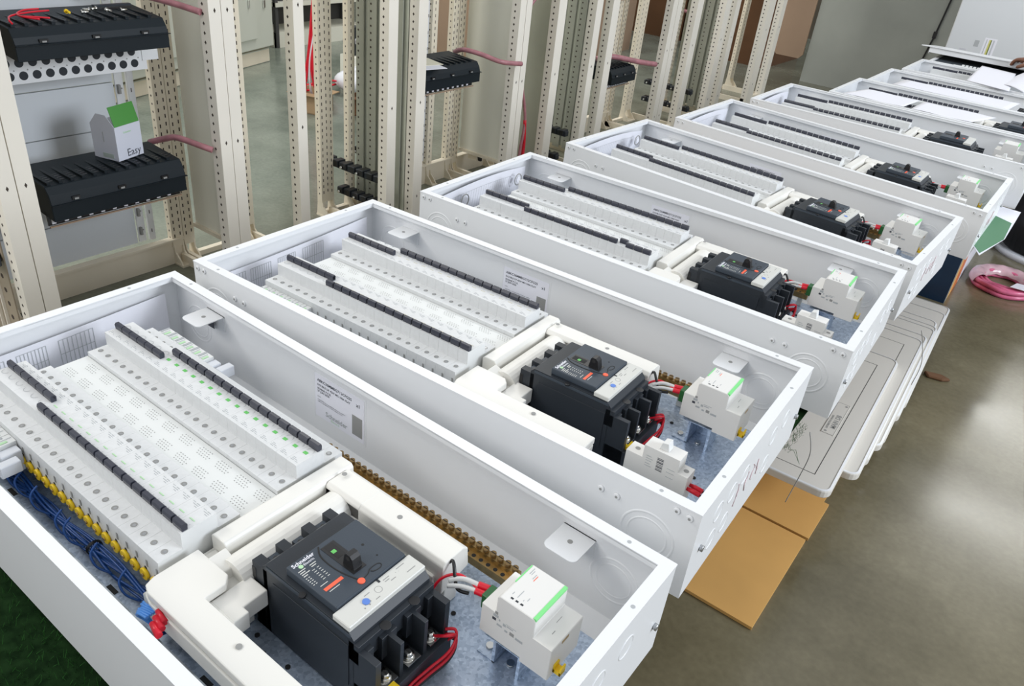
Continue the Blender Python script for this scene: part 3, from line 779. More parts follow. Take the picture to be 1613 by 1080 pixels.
# ---- add-on terminal blocks beside the linked breakers -----------------------------
def addon():
    m = MB(); z = hz(-.047)
    for k in range(6):
        u = .090 + k * .0207
        m.box(u, .3600, hz(-.090), u + .0198, .3860, z, M_WHITE)
        m.box(u + .008, .3615, z, u + .010, .3835, z + .0003, M_PRINT)
    blk = m.mesh('block', bevel=.0006)
    g = MB()
    for k in range(6):
        u = .090 + k * .0207
        g.box(u + .0122, .3690, z + .0004, u + .0165, .3800, z + .0008, M_PGREEN); g.box(u + .0015, .3700, z + .0004, u + .0045, .3860, z + .0008, M_PRINT)
    gm = g.mesh('green_mark')
    c = MB(); c.box(.2145, .362, hz(-.085), .230, .388, hz(-.052), M_CLEAR); c.box(.2362, .372, hz(-.070), .250, .398, hz(-.052), M_CLEAR)
    return blk, gm, c.mesh('end_cover', bevel=.001)
AD = addon()
def addon_at(i, row):
    M = boxM(i) if row == 'A' else boxM(i) @ T(0, .445, 0) @ Matrix.Diagonal((1, -1, 1, 1))
    r = ob('add_on_block', None, None, boxM(i), 'white add-on terminal block with pale green marks, %s, %s' % ('far row' if row == 'A' else 'near row', WORD[i]), 'terminal block', 'add-on terminal blocks')
    L = Matrix() if row == 'A' else T(0, .445, 0) @ Matrix.Diagonal((1, -1, 1, 1))
    ob('block', AD[0] if row == 'A' else ADB[0], r); ob('green_mark', AD[1] if row == 'A' else ADB[1], r, label='pale green marks')
    if i == 0: ob('end_cover', AD[2] if row == 'A' else ADB[2], r, label='translucent end cover')
def mirror(me, yc):
    n = me.copy(); n.transform(T(0, 2 * yc, 0) @ Matrix.Diagonal((1, -1, 1, 1))); n.flip_normals(); return n
ADB = [mirror(me, .2225) for me in AD]
for i in range(3):
    addon_at(i, 'A')
    if i < 2: addon_at(i, 'B')

# ---- wiring in the boxes -------------------------------------------------------------
def bundle():
    M = boxM(0)
    r = ob('blue_wire_bundle', None, None, M, 'bundle of blue wires running under the near row of the nearest box', 'wires')
    m = MB(); rnd = random.Random(11)
    for k in range(9):
        o = rnd.uniform(-.006, .006); h = rnd.uniform(-.006, .006)
        pts = [(.10 + .02 * k * .5, .068 + o, hz(-.100 + h))]
        for u in (.20, .30, .38, .46, .52, .56): pts.append((u + rnd.uniform(-.01, .01), (.074 + max(0, u - .2) * .02) + o + .005 * math.sin(u * 30 + k), hz(-.108 + h + rnd.uniform(-.004, .004))))
        pts.append((.585, .052 + o * .4, hz(-.092 + h * .3)))
        m.tube(spline(pts, 7), .0017, M_BLUE, 6)
    # branches up to the sleeves
    for k in (0, 1, 3, 6, 7, 10, 13):
        u = .2225 + k * PITCH
        m.tube(spline([(u, .072, hz(-.074)), (u + .004, .060, hz(-.082)), (u + .014, .060, hz(-.096)), (u + .026, .070, hz(-.106))], 6), .0015, M_BLUE, 6)
    for k in range(6):
        a = .048 + k * .0022; lo = rnd.uniform(.010, .022)
        m.tube(spline([(.578, .056, hz(-.092)), (.562, .050 + k * .001, hz(-.082)), (.556 + lo * .4, .044 + k * .002, hz(-.070 + .002 * k)), (.572, .042 + k * .002, hz(-.058 + .001 * k)), (.587, .043 + k * .0028, hz(-.054))], 6), .0016, mat('light_blue_insulation', (.08, .30, .78), .4), 6)
    ob('strand', m.mesh('strand'), r, kind='stuff')
    for u, v_ in ((.13, .070), (.40, .078), (.56, .070)):
        ob('cable_tie', MB().ring((u, v_, hz(-.107)), .0105, .0085, .004, M_BLACK, 'x', 16).mesh('cable_tie'), r, label='black cable tie')
    for k in range(3):
        q = MB(); q.cyl((0, 0, 0), .0030, .020, M_RED, axis='x', n=10, r2=.0042)
        ob('ferrule', q.mesh('ferrule', fix=True), r, T(.590 + .005 * k, .0545 - .0065 * k, hz(-.050)) @ Rz(-.2), label='red crimp sleeve')
bundle()
def control_leads(i):
    r = ob('control_lead', None, None, boxM(i), 'red, white and black leads plugged into the relay of the %s' % WORD[i], 'wires', 'control leads')
    for nm, mm, pts, rr in (('red_wire', M_RED, [(.775, .280, hz(-.085)), (.782, .295, hz(-.055)), (.796, .308, hz(-.045)), (.812, .312, hz(-.046)), (.826, .312, hz(-.050))], .0018),
                         ('white_wire', M_WHITE, [(.792, .300, hz(-.052)), (.806, .309, hz(-.046)), (.826, .316, hz(-.048))], .0031),
                         ('white_wire', M_WHITE, [(.795, .294, hz(-.054)), (.810, .302, hz(-.050)), (.828, .309, hz(-.050))], .0028),
                         ('black_wire', M_BLACK, [(.778, .312, hz(-.045)), (.785, .314, hz(-.036)), (.796, .306, hz(-.046)), (.806, .300, hz(-.056)), (.820, .304, hz(-.056))], .0022),
                         ('ferrule', M_RED, [(.824, .316, hz(-.048)), (.838, .320, hz(-.048))], .0042), ('ferrule', M_RED, [(.826, .308, hz(-.050)), (.838, .311, hz(-.050))], .0042)):
        m = MB(); m.tube(spline(pts, 6), rr, mm, 8); ob(nm, m.mesh(nm), r)
    m = MB(); m.cyl((.776, .312, hz(-.046)), .0045, .005, M_BREAK, n=12); ob('lead_cap', m.mesh('lead_cap'), r)
def power_leads(i):
    r = ob('power_lead', None, None, boxM(i), 'red and black leads looped beside the terminals of the main breaker in the %s' % WORD[i], 'wires', 'power leads')
    for nm, mm, dz, rr in (('red_wire', M_RED, 0, .0022), ('red_wire', M_RED, .010, .0018), ('black_wire', M_BLACK, -.006, .0020)):
        pts = [(.822, .262, hz(-.088 + dz)), (.832, .268, hz(-.086 + dz)), (.838, .262, hz(-.094 + dz)), (.838, .248, hz(-.104 + dz)), (.832, .222, hz(-.112 + dz)), (.830, .195, hz(-.115 + dz)), (.838, .165, hz(-.112 + dz)), (.842, .135, hz(-.100 + dz * .5)), (.846, .115, hz(-.080 + dz * .3))]
        m = MB(); m.tube(spline(pts, 8), rr, mm, 8); ob(nm, m.mesh(nm), r)
    m = MB(); m.tube(spline([(.818, .246, hz(-.078)), (.834, .252, hz(-.070)), (.836, .264, hz(-.078)), (.826, .262, hz(-.094))], 6), .0018, M_RED, 8); ob('red_wire', m.mesh('red_wire'), r)
    m = MB(); m.box(.818, .160, hz(-.092), .840, .178, hz(-.080), M_YEL); ob('terminal_sleeve', m.mesh('terminal_sleeve', bevel=.002), r, label='yellow cable sleeve')
for i in range(5): control_leads(i); power_leads(i)
for i in range(3):
    r = ob('switch_lead', None, None, boxM(i), 'pair of red sleeved leads at the right end of the narrow switch, %s' % WORD[i], 'wires', 'switch leads')
    for v in (.107, .117):
        m = MB(); m.tube([(.944, v, hz(-.060)), (.952, v, hz(-.060)), (.964, v, hz(-.061))], [.0026, .0036, .0036], M_RED, 8); ob('ferrule', m.mesh('ferrule'), r)
        m = MB(); m.tube(spline([(.964, v, hz(-.061)), (.972, v, hz(-.068)), (.972, v, hz(-.100)), (.960, v, hz(-.122))], 5), .0016, M_BLACK, 6); ob('black_wire', m.mesh('black_wire'), r)

# ---- printed schedule sheets against the left wall of the boxes ------------------------
def sheet(i):
    r = ob('schedule_sheet', None, None, boxM(i), 'white printed circuit schedule standing against the left wall of the %s' % WORD[i], 'paper sheet', 'schedule sheets')
    def surf(s, t):
        b = .010 + .006 * math.sin(PI * s) * t if i < 2 else .006 + .020 * t * math.sin(PI * s)
        return (.0042 + b * (1 - t * .2), .03 + .40 * s, .004 + (HH - (.045 if i < 2 else .035)) * t + (.012 * s if i < 2 else .02 * math.sin(PI * s) * t))
    m = MB(); m.grid(lambda s, t: surf(s, t), 16, 6, M_PAPER)
    b = m.mesh('paper'); ob('paper', b, r)
    g = MB()
    def seg(s0, t0, s1, t1, wd=.0009):
        a, c = Vector(surf(s0, t0)), Vector(surf(s1, t1)); off = Vector((.0009, 0, 0))
        d = (c - a).normalized(); n = Vector((0, -d.z, d.y)) * wd / 2 if True else 0
        g.quad(a + off - n, c + off - n, c + off + n, a + off + n, M_PRINT)
    if i < 2:
        for (s0, s1) in ((.02, .17), (.20, .32), (.365, .475), (.525, .665)):
            nn = 8 if i == 0 else 9
            for k in range(nn + 1):
                s = s0 + (s1 - s0) * k / nn; seg(s, .42, s, .90)
            for t in (.42, .65, .90):
                for k in range(4): seg(s0 + (s1 - s0) * k / 4, t, s0 + (s1 - s0) * (k + 1) / 4, t)
    else:
        for k in range(26):
            s = .18 + .62 * k / 25; seg(s, .45, s, .85, .0007)
        for t in (.45, .85):
            for k in range(10): seg(.18 + .062 * k, t, .18 + .062 * (k + 1), t, .0007)
    ob('printed_grid', g.mesh('printed_grid'), r, label='grey printed grid')
for i in range(6): sheet(i)
# black printed tag in the nearest box, grommets in the third and fourth
t = ob('warning_tag', MB().box(0, 0, 0, .030, .0006, .022, M_INK).mesh('warning_tag'), None, boxM(0) @ T(.088, .452, hz(-.064)), 'small black printed tag below the left bracket inside the nearest box', 'tag')
for i in (2, 3):
    for v in (.13, .36) if i == 2 else (.36,):
        m = MB(); m.ring((0, 0, 0), .0165, .0135, .002, M_SLOT, 'x', 28); m.cyl((0, 0, 0), .0085, .003, M_PAPER, axis='x', n=18)
        ob('grommet', m.mesh('grommet', fix=True), None, boxM(i) @ T(.034, v, hz(-.045)), 'round dark-rimmed grommet at the left end of the %s, %s' % (WORD[i], 'near side' if v < .2 else 'far side'), 'grommet', 'grommets')

# ------------------------------------------------------------------ table with artificial turf
def turf_mat():
    m = bpy.data.materials.new('artificial_turf'); m.use_nodes = True
    nt = m.node_tree; b = nt.nodes['Principled BSDF']; tc = nt.nodes.new('ShaderNodeTexCoord')
    n = nt.nodes.new('ShaderNodeTexNoise'); n.inputs['Scale'].default_value = 70; n.inputs['Detail'].default_value = 8
    nt.links.new(tc.outputs['Object'], n.inputs['Vector'])
    r = nt.nodes.new('ShaderNodeValToRGB'); r.color_ramp.elements[0].position = .35; r.color_ramp.elements[1].position = .75
    r.color_ramp.elements[0].color = (.005, .015, .005, 1); r.color_ramp.elements[1].color = (.014, .038, .012, 1)
    nt.links.new(n.outputs['Fac'], r.inputs['Fac']); nt.links.new(r.outputs['Color'], b.inputs['Base Color'])
    b.inputs['Roughness'].default_value = 1.0; b.inputs['Specular IOR Level'].default_value = .05
    return m
M_TURF = turf_mat(); M_TURF2 = mat('turf_blade_green', (.025, .10, .02), .8, spec=.1)
ZT = -HH - .009
m = MB(); m.box(-.42, -.75, ZT - .040, .60, 1.545, ZT - .0045, mat('plywood', (.35, .25, .14), .8, var=.2, vscale=6))
r = ob('trestle_table', None, None, None, 'low plywood table carrying the white enclosures, hidden under green turf', 'table')
ob('table_top', m.mesh('table_top'), r)
for x in (-.38, .20):
    for y in (-.70, 1.45): ob('leg', MB().box(x, y, FZ, x + .05, y + .05, ZT - .040, M_CARDP).mesh('leg'), r)
m = MB(); m.box(-.44, -.77, ZT - .004, .672, 1.55, ZT, M_TURF)
rnd = random.Random(4)
for k in range(4200):
    x = rnd.uniform(-.30, .30) if k < 3800 else rnd.uniform(.62, .690)
    y = rnd.uniform(-.45, -.155) if k < 3800 else rnd.uniform(.82, .925)
    a = rnd.uniform(0, PI); l = rnd.uniform(.006, .014); dx, dy = rnd.uniform(-.006, .006), rnd.uniform(-.006, .006)
    m.quad((x, y, ZT), (x + .0008 * math.cos(a), y + .0008 * math.sin(a), ZT), (x + dx + .0004, y + dy, ZT + min(l, .0085)), (x + dx, y + dy, ZT + min(l, .0085)), M_TURF2)
for k in range(2):
    x, y = .672, rnd.uniform(.84, .93); q = [(x - .01, y, ZT - .001)]
    for s in range(4): q.append((x + .012 * s + rnd.uniform(-.004, .006), y + rnd.uniform(-.012, .012), ZT - .002 - .012 * s * rnd.random()))
    m.tube(q, .0004, M_TURF2, 4)
m2 = MB(); m2.box(-.42, 1.56, ZT - .070, .60, 3.24, ZT - .034, mat('plywood', (.35, .25, .14)))
r2 = ob('trestle_table', None, None, None, 'second low plywood table, under the fourth to sixth white enclosures', 'table')
ob('table_top', m2.mesh('table_top'), r2)
for x in (-.38, .18):
    for y in (1.58, 3.17): ob('leg', MB().box(x, y, FZ, x + .05, y + .05, ZT - .070, M_CARDP).mesh('leg'), r2)
ob('artificial_turf', m.mesh('artificial_turf'), None, None, 'dark green artificial turf spread under the white enclosures', 'artificial turf', kind='stuff')
# fibres hanging from the corner of the third enclosure
for k, (pts, wh) in enumerate((([(.700, .905, -.150), (.712, .915, -.20), (.706, .93, -.27), (.700, .92, -.33)], 'below the near right corner of the third enclosure'), ([(.765, 1.50, -.150), (.775, 1.53, -.19), (.790, 1.56, -.26), (.786, 1.60, -.34)], 'over the open stack of doors by the fourth enclosure'))):
    m = MB(); m.tube(spline(pts, 6), .0009, M_SLOT, 5); ob('loose_thread', m.mesh('loose_thread'), None, None, 'thin loose thread hanging ' + wh, 'thread', 'loose threads')

# ------------------------------------------------------------------ cardboard under the doors
r = ob('cardboard_sheet', MB().box(.27, 1.03, FZ + .001, .712, 1.410, FZ + .010, M_CARD).mesh('cardboard_sheet'), None, Matrix.Rotation(0.0, 4, 'Z'), 'flattened brown cardboard on the floor right of the second enclosure, nearer flap', 'cardboard')
m = MB(); m.box(.27, 1.420, FZ + .001, .716, 1.60, FZ + .010, M_CARD); m.box(.27, 1.60, FZ + .001, .70, 3.30, FZ + .006, M_CARD)
ob('cardboard_sheet', m.mesh('cardboard_sheet'), None, None, 'flattened brown cardboard reaching under the stacked doors', 'cardboard')
# ------------------------------------------------------------------ stack of enclosure doors
DN = [(1.378, 2.238, .728), (1.537, 2.507, .762), (1.655, 2.602, .762), (1.790, 2.737, .770), (1.871, 2.818, .769), (1.950, 2.920, .757), (2.110, 3.081, .767), (2.250, 3.217, .765)]
LAB = ['top enclosure door of the stack, with riveted name plate', 'second enclosure door down the stack, offset behind the top one', 'third enclosure door down the stack', 'fourth enclosure door down the stack',
       'fifth enclosure door down the stack', 'sixth enclosure door down the stack', 'second-lowest enclosure door of the stack', 'lowest enclosure door of the stack, farthest right edge']
def rrect(x0, y0, x1, y1, r_, n=5):
    P = []
    for cx, cy, a0 in ((x1 - r_, y1 - r_, 0), (x0 + r_, y1 - r_, PI / 2), (x0 + r_, y0 + r_, PI), (x1 - r_, y0 + r_, 1.5 * PI)):
        for k in range(n + 1): P.append((cx + r_ * math.cos(a0 + k * PI / 2 / n), cy + r_ * math.sin(a0 + k * PI / 2 / n)))
    return P
T_PL = text_mesh('MAIN DB', .020, M_SLOT, 0, bold=True); T_PL2 = text_mesh('DISTRIBUTION BOARD', .008, M_SLOT, 0, bold=True)
for k, (y0, y1, xr) in enumerate(DN):
    z = -.60 - .022 * k; wd = .50; L = y1 - y0
    a = -.038
    Md = T(xr, y0, z) @ Rz(-a * 1.0)
    r = ob('enclosure_door', None, None, Md, 'warm white steel ' + LAB[k] if k else 'warm white steel ' + LAB[0], 'cabinet door', 'stacked enclosure doors')
    m = MB(); m.prism(rrect(-wd, 0, 0, L, .030), -.0212, 0, M_DOOR, 'z'); ob('door_panel', m.mesh('door_panel', bevel=.0025, seg=2), r)
    q = MB(); A = rrect(-wd + .002, .002, -.002, L - .002, .028); B = rrect(-wd + .0075, .0075, -.0075, L - .0075, .023); nA = len(A); q.v = [(*p, .0004) for p in A] + [(*p, .0016) for p in B]  # raised rim in a lighter paint imitates the highlight along the door edge
    for i_ in range(nA): q.face([i_, (i_ + 1) % nA, nA + (i_ + 1) % nA, nA + i_], M_ENC)
    ob('edge_highlight', q.mesh('edge_highlight'), r, label='raised edge painted lighter as a highlight')
    m = MB(); x1, ya, yb = -.055, .058, L - .085
    if k < 2:
        for (p, q) in (((-.42, ya), (x1, ya)), ((x1, ya), (x1, yb)), ((x1, yb), (x1 - (.074 if k == 0 else .40), yb))):
            m.box(min(p[0], q[0]) - .0009, min(p[1], q[1]) - .0009, 0, max(p[0], q[0]) + .0009, max(p[1], q[1]) + .0009, .0003, M_DARK)
    if k == 0:
        m.box(x1 - .075, yb - .09, 0, x1 - .0735, yb, .0003, M_DARK)
    if k < 2: ob('door_seam', m.mesh('door_seam'), r, label='dark cut line of the hinged flap')
    if k == 0:
        m = MB(); m.box(-.098, .265, 0, -.063, .455, .0012, M_DOOR)
        for yy in (.277, .443): m.cyl((-.0705 if yy > .3 else -.088, yy, .0012), .0035, .0008, M_SLOT, n=10)
        for (p0, p1, q0, q1) in ((-.098, .265, -.097, .455), (-.064, .265, -.063, .455), (-.098, .265, -.063, .266), (-.098, .454, -.063, .455)): m.box(p0, p1, .0012, q0, q1, .0015, M_SLOT)
        n = ob('name_plate', m.mesh('name_plate'), r, label='riveted plate with printed letters')
        ob('printed_text', T_PL, n, frame((-.068, .300, .0016), (0, 1, 0), (-1, 0, 0), (0, 0, 1))); ob('printed_text', T_PL2, n, frame((-.087, .290, .0016), (0, 1, 0), (-1, 0, 0), (0, 0, 1)))
m = MB(); m.prism([(0, 0), (.05, .01), (.075, .035), (.04, .05), (-.02, .03)], FZ, FZ + .012, M_CARDB, 'z', T(.775, 2.60, 0))
ob('cardboard_scrap', m.mesh('cardboard_scrap', bevel=.004), None, None, 'crumpled brown scrap sticking out beside the stacked doors', 'scrap')

# ------------------------------------------------------------------ carton, folder, tub, pipe roll
M_NAVY = mat('navy_carton', (.006, .035, .09), .5, var=.2, vscale=6); M_OR = mat('orange_print', (.58, .16, .05), .5)
r = ob('large_carton', None, None, T(.40, 3.92, FZ), 'large navy blue carton with orange and white side supporting the middle enclosures', 'carton')
hh = -.158 - FZ
ob('carton_body', MB().box(-.38, -.565, 0, .285, .70, hh, M_NAVY).mesh('carton_body'), r)
m = MB(); m.box(.285, -.563, 0, .2855, -.50, hh, mat('grey_edge', (.25, .24, .22), .6)); m.box(.285, -.50, 0, .2857, -.42, hh, M_CARD); m.box(.285, -.42, 0, .2859, -.25, hh, M_OR); m.box(.285, -.25, 0, .286, .70, hh, M_STICK)
ob('printed_side', m.mesh('printed_side'), r, label='orange and white printed side')
r = ob('green_folder', None, None, None, 'green and white folder sticking out under the sixth enclosure', 'folder')
m = MB(); m.prism([(.60, 2.62), (.785, 2.16), (.823, 2.38), (.826, 2.72), (.60, 2.75)], -.1565, -.1545, M_STICK, 'z'); ob('paper_edge', m.mesh('paper_edge'), r)
m = MB(); m.prism([(.60, 2.60), (.783, 2.175), (.821, 2.37), (.818, 2.56), (.60, 2.70)], -.1545, -.1535, mat('folder_green', (.05, .20, .085), .5), 'z'); ob('green_cover', m.mesh('green_cover'), r)
r = ob('tub', None, None, T(1.0, 4.46, FZ), 'large black round tub on a white base at the right edge', 'tub')
m = MB(); m.cyl((0, 0, .028), .235, .50, M_BLACK, n=40, r2=.285); ob('tub_body', m.mesh('tub_body', fix=True), r)
m = MB(); m.cyl((0, 0, 0), .275, .028, M_ENC, n=40); m.ring((0, 0, .028), .262, .25, .008, M_GSTEEL, 'z', 40); ob('base_plate', m.mesh('base_plate', fix=True), r, label='white round base')
M_PK = mat('pink_tubing', (.60, .13, .24), .3, var=.35, vscale=14); M_FILM = mat('cloudy_film', (.60, .40, .43), .2, var=.15, vscale=14)
r = ob('tubing_roll', None, None, T(.865, 3.80, FZ), 'coil of pink tubing wrapped in cloudy film on the floor', 'tubing coil')
m = MB()
for k in range(3):
    for j in range(2):
        R_ = .098 + .019 * k; m.tube([(R_ * math.cos(t * PI / 20), R_ * 1.15 * math.sin(t * PI / 20), .012 + .022 * j + .002 * math.sin(t * .9 + k)) for t in range(40)] + [(R_, 0, .012 + .022 * j)], .0112, M_PK, 8)
ob('coil', m.mesh('coil'), r)
m = MB(); m.grid(lambda s, t: ((.118 + .036 * math.cos(t * PI)) * math.cos(.2 + s * 3.6), (.118 + .036 * math.cos(t * PI)) * 1.15 * math.sin(.2 + s * 3.6), .020 + .034 * math.sin(t * PI) + .004 * math.sin(s * 37) * math.sin(t * 9)), 30, 10, M_FILM); ob('film_wrap', m.mesh('film_wrap'), r, label='cloudy plastic film')
m = MB(); m.prism([(0, 0), (.10, .01), (.10, .085), (.02, .075)], .056, .0575, M_STICK, 'z', T(.03, -.135, 0)); ob('paper_tag', m.mesh('paper_tag'), r, label='white paper tag')

# ------------------------------------------------------------------ lid, hand, far cabinet, wall things
r = ob('enclosure_lid', None, None, T(-.010, 4.74, .000) @ Rx(-.10), 'long white metal lid lifted over the farthest enclosure', 'cabinet lid')
m = MB(); m.box(0, 0, .052, 1.14, .50, .056, M_ENC); m.box(.045, .010, .025, 1.10, .013, .052, M_ENC); m.box(.045, .487, .020, 1.10, .49, .052, M_ENC); m.box(.045, .013, .020, .048, .487, .052, M_ENC); m.box(1.097, .013, .020, 1.10, .487, .052, M_ENC)
ob('lid_tray', m.mesh('lid_tray'), r)
m = MB(); m.box(.45, -.0005, .030, .56, .008, .0575, M_ENC); ob('edge_clip', m.mesh('edge_clip'), r)
m = MB(); m.box(.004, .004, .003, .996, W - .004, HH - .006, mat('shade_filler', (.022, .032, .042), .9)); ob('shade_filler', m.mesh('shade_filler'), None, boxM(9), 'dark filler standing in for the shade inside the farthest enclosure', 'shade filler')  # dark block added in place of the deep shade under the lid
r = ob('breaker_strip', None, None, boxM(9) @ T(.12, .022, HH - .006), 'short strip of white breakers lying in the farthest enclosure', 'breaker strip')
m = MB(); m.box(0, 0, 0, .15, .03, .004, M_SIDE); ob('strip_base', m.mesh('strip_base'), r)
for k in range(5): ob('module', MB().box(.042 + .019 * k, .008, .004, .055 + .019 * k, .026, .012, M_WHITE).mesh('module', bevel=.001), r)
# power cabinet against the back wall
r = ob('tall_cabinet', None, None, T(.8, 6.3, FZ), 'tall white steel cabinet with printed stickers behind the far end of the row', 'cabinet')
ob('cabinet_body', MB().box(-.88, -.30, 0, .15, .35, 2.2, mat('cool_white_steel', (.66, .68, .70), .35)).mesh('cabinet_body', bevel=.006), r)
m = MB(); m.box(-.66, -.3004, .67, -.585, -.30, .82, M_STICK)
for (x, z, a, b, mm) in ((-.632, .685, .010, .125, mat('pale_yellow_print', (.65, .62, .20), .5)), (-.622, .685, .006, .125, mat('olive_print', (.12, .16, .02), .5)), (-.648, .69, .004, .12, M_PRINT), (-.608, .69, .010, .12, mat('pale_print', (.55, .56, .60), .6)), (-.715, .755, .028, .040, M_PRINT), (-.69, .685, .018, .022, M_BREAK), (-.79, .72, .04, .010, mat('pale_print', (.5, .5, .5)))):
    m.box(x, -.3008, z, x + a, -.3004, z + b, mm)
ob('warning_sticker', m.mesh('warning_sticker'), r, label='printed sticker with yellow stripe')
m = MB(); m.tube([(-.34, 7.588, .60), (-.40, 7.588, .12), (-.43, 7.588, -.19), (-.462, 7.588, -.40), (-.50, 7.588, -.62)], .0075, M_BLACK, 6); m.box(-.445, 7.572, -.22, -.418, 7.598, -.165, M_BLACK)
ob('wall_cable', m.mesh('wall_cable'), None, None, 'black cable running slantwise down the plastered wall', 'cable')

def hand():
    """right hand closing on the lid edge: palm and wrist to the right, fingers pointing left"""
    def skin(name, V, E_, Rr, parent, M):
        me = bpy.data.meshes.new(name); me.from_pydata(V, E_, []); me.materials.append(M_SKIN)
        o = bpy.data.objects.new(name, me); COL.objects.link(o)
        mod = o.modifiers.new('Skin', 'SKIN'); mod.use_smooth_shade = True
        for i, rr in enumerate(Rr): me.skin_vertices[0].data[i].radius = rr
        me.skin_vertices[0].data[0].use_root = True
        o.modifiers.new('Subsurf', 'SUBSURF').levels = 1
        o.modifiers['Subsurf'].render_levels = 2
        dg = bpy.context.evaluated_depsgraph_get(); dg.update()
        n = bpy.data.meshes.new_from_object(o.evaluated_get(dg)); bpy.data.objects.remove(o); bpy.data.meshes.remove(me)
        return n
    V = [(.30, -.02, .06), (.17, -.01, .05), (.09, 0, .04), (.05, .0, .035)]; E_ = [(0, 1), (1, 2), (2, 3)]; Rr = [(.042, .038), (.030, .024), (.036, .020), (.036, .016)]
    for k, (dy, l) in enumerate(((-.030, .85), (-.010, 1.0), (.010, .93), (.029, .75))):
        b = len(V); V += [(.045, dy, .036), (.045 - .034 * l, dy * 1.1, .030), (.045 - .056 * l, dy * 1.1, .012), (.045 - .060 * l, dy * 1.1, -.008)]
        E_ += [(3, b), (b, b + 1), (b + 1, b + 2), (b + 2, b + 3)]; Rr += [(.0105, .0105), (.0095, .0095), (.0085, .0085), (.0075, .0075)]
    b = len(V); V += [(.085, -.036, .022), (.060, -.050, .006), (.036, -.046, -.006)]; E_ += [(2, b), (b, b + 1), (b + 1, b + 2)]; Rr += [(.013, .013), (.0105, .0105), (.009, .009)]
    return skin('hand', V, E_, Rr, None, None)
hm = hand()
ob('person', hm, None, T(.475, 4.74, .046) @ Rz(-.5), 'brown hand of a person gripping the lifted lid at the right edge', 'person')

# papers over boxes 7 to 9
def paper(name, pts, lab, i, bend):
    (a, b_, c, d) = [Vector(p) for p in pts]
    m = MB(); m.grid(lambda s, t: (a * (1 - s) + b_ * s) * (1 - t) + (d * (1 - s) + c * s) * t + Vector((0, 0, bend(s, t))), 16, 16, M_PAPER)
    o = ob(name, m.mesh(name), None, boxM(i), lab, 'paper sheet')
    so = o.modifiers.new('Solidify', 'SOLIDIFY'); so.thickness = .0005
    return o
paper('paper_sheet', [(.30, .02, HH + .004), (.50, -.05, HH + .004), (.46, .44, HH + .020), (.30, .40, HH + .020)], 'white sheet with a raised corner resting across the ninth enclosure', 8, lambda s, t: .006 * math.sin(PI * t) + .012 * (1 - s) * t * t)
paper('paper_sheet', [(.42, .10, HH + .004), (.56, -.02, HH + .006), (.56, .50, HH + .055), (.46, .40, HH + .01)], 'bent white sheet curling up at the far side of the ninth enclosure', 8, lambda s, t: .010 * math.sin(PI * s))
paper('paper_sheet', [(.11, .03, hz(.0005)), (.60, .03, hz(-.002)), (.62, .24, hz(-.002)), (.13, .22, hz(.0005))], 'white drawing sheet lying on the breakers of the eighth enclosure', 7, lambda s, t: .001 * math.sin(9 * s) * math.sin(5 * t))
paper('paper_sheet', [(.05, .03, hz(-.001)), (.30, .03, hz(-.001)), (.32, .24, hz(-.001)), (.10, .24, hz(-.001))], 'white drawing sheet on the left of the seventh enclosure', 6, lambda s, t: .001 * math.sin(7 * s))
paper('paper_sheet', [(.33, .03, hz(-.001)), (.56, .03, hz(-.001)), (.62, .24, hz(-.001)), (.34, .24, hz(-.001))], 'white drawing sheet in the middle of the seventh enclosure', 6, lambda s, t: .001 * math.sin(8 * s + 3 * t))

# ------------------------------------------------------------------ row of open cabinet frames
XF, XR = -1.40, -1.77
ZTOP = 1.25
def front_post(y0, y1, z0=FZ, col=None):
    """flat faced post, round holes down the side turned to the camera"""
    m = MB(); c = col or M_RACKW
    m.prism([(XF, y0), (XF, y1), (XF - .012, y1), (XF - .012, y0 + .012), (XF - .050, y0 + .012), (XF - .050, y0)], z0, ZTOP, c, 'z')
    m.box(XF - .050, y1 - .006, z0, XF - .012, y1, ZTOP, c)
    z = z0 + .04
    while z < ZTOP:
        m.prism([(XF - .030, z - .0062), (XF - .0245, z), (XF - .030, z + .0062), (XF - .0355, z)], y0 - .0003, y0 + .0002, M_RHOLE, 'y'); z += .0287
    for k in range(4):
        z = FZ + .16 + k * .42; yc = (y0 + y1) / 2
        m.prism([(yc, z - .008), (yc + .004, z), (yc, z + .008), (yc - .004, z)], XF - .0002, XF + .0003, M_RHOLE, 'x')
    return m.mesh('post')
def rear_post(y0, y1, cols=2, holes=True):
    m = MB(); c = M_RACK
    m.box(XR - .03, y0, FZ + .07, XR, y1, ZTOP, c)
    if holes:
        for k in range(cols):
            yc = y0 + (k + .5) * (y1 - y0) / cols; z = FZ + .11 + (k % 2) * .006
            while z < ZTOP:
                m.box(XR - .0002, yc - .0022, z, XR + .0003, yc + .0022, z + .0135, M_RHOLE); z += .0287
        z = FZ + .11
        while z < ZTOP:
            m.prism([(XR - .015, z - .005), (XR - .011, z), (XR - .015, z + .005), (XR - .019, z)], y0 - .0003, y0 + .0002, M_RHOLE, 'y'); z += .0287
    # flared foot
    m.prism([(XR - .04, FZ), (XR + .05, FZ), (XR + .028, FZ + .030), (XR + .006, FZ + .05), (XR, FZ + .085), (XR - .03, FZ + .085)], y0 + .002, y0 + .008, c, 'y')
    m.prism([(XR - .04, FZ), (XR + .05, FZ), (XR + .028, FZ + .030), (XR + .006, FZ + .05), (XR, FZ + .085), (XR - .03, FZ + .085)], y1 - .008, y1 - .002, c, 'y')
    m.box(XR - .04, y0, FZ, XR + .05, y1, FZ + .008, c)
    return m.mesh('post')
FG = 'open cabinet frames standing in a row'
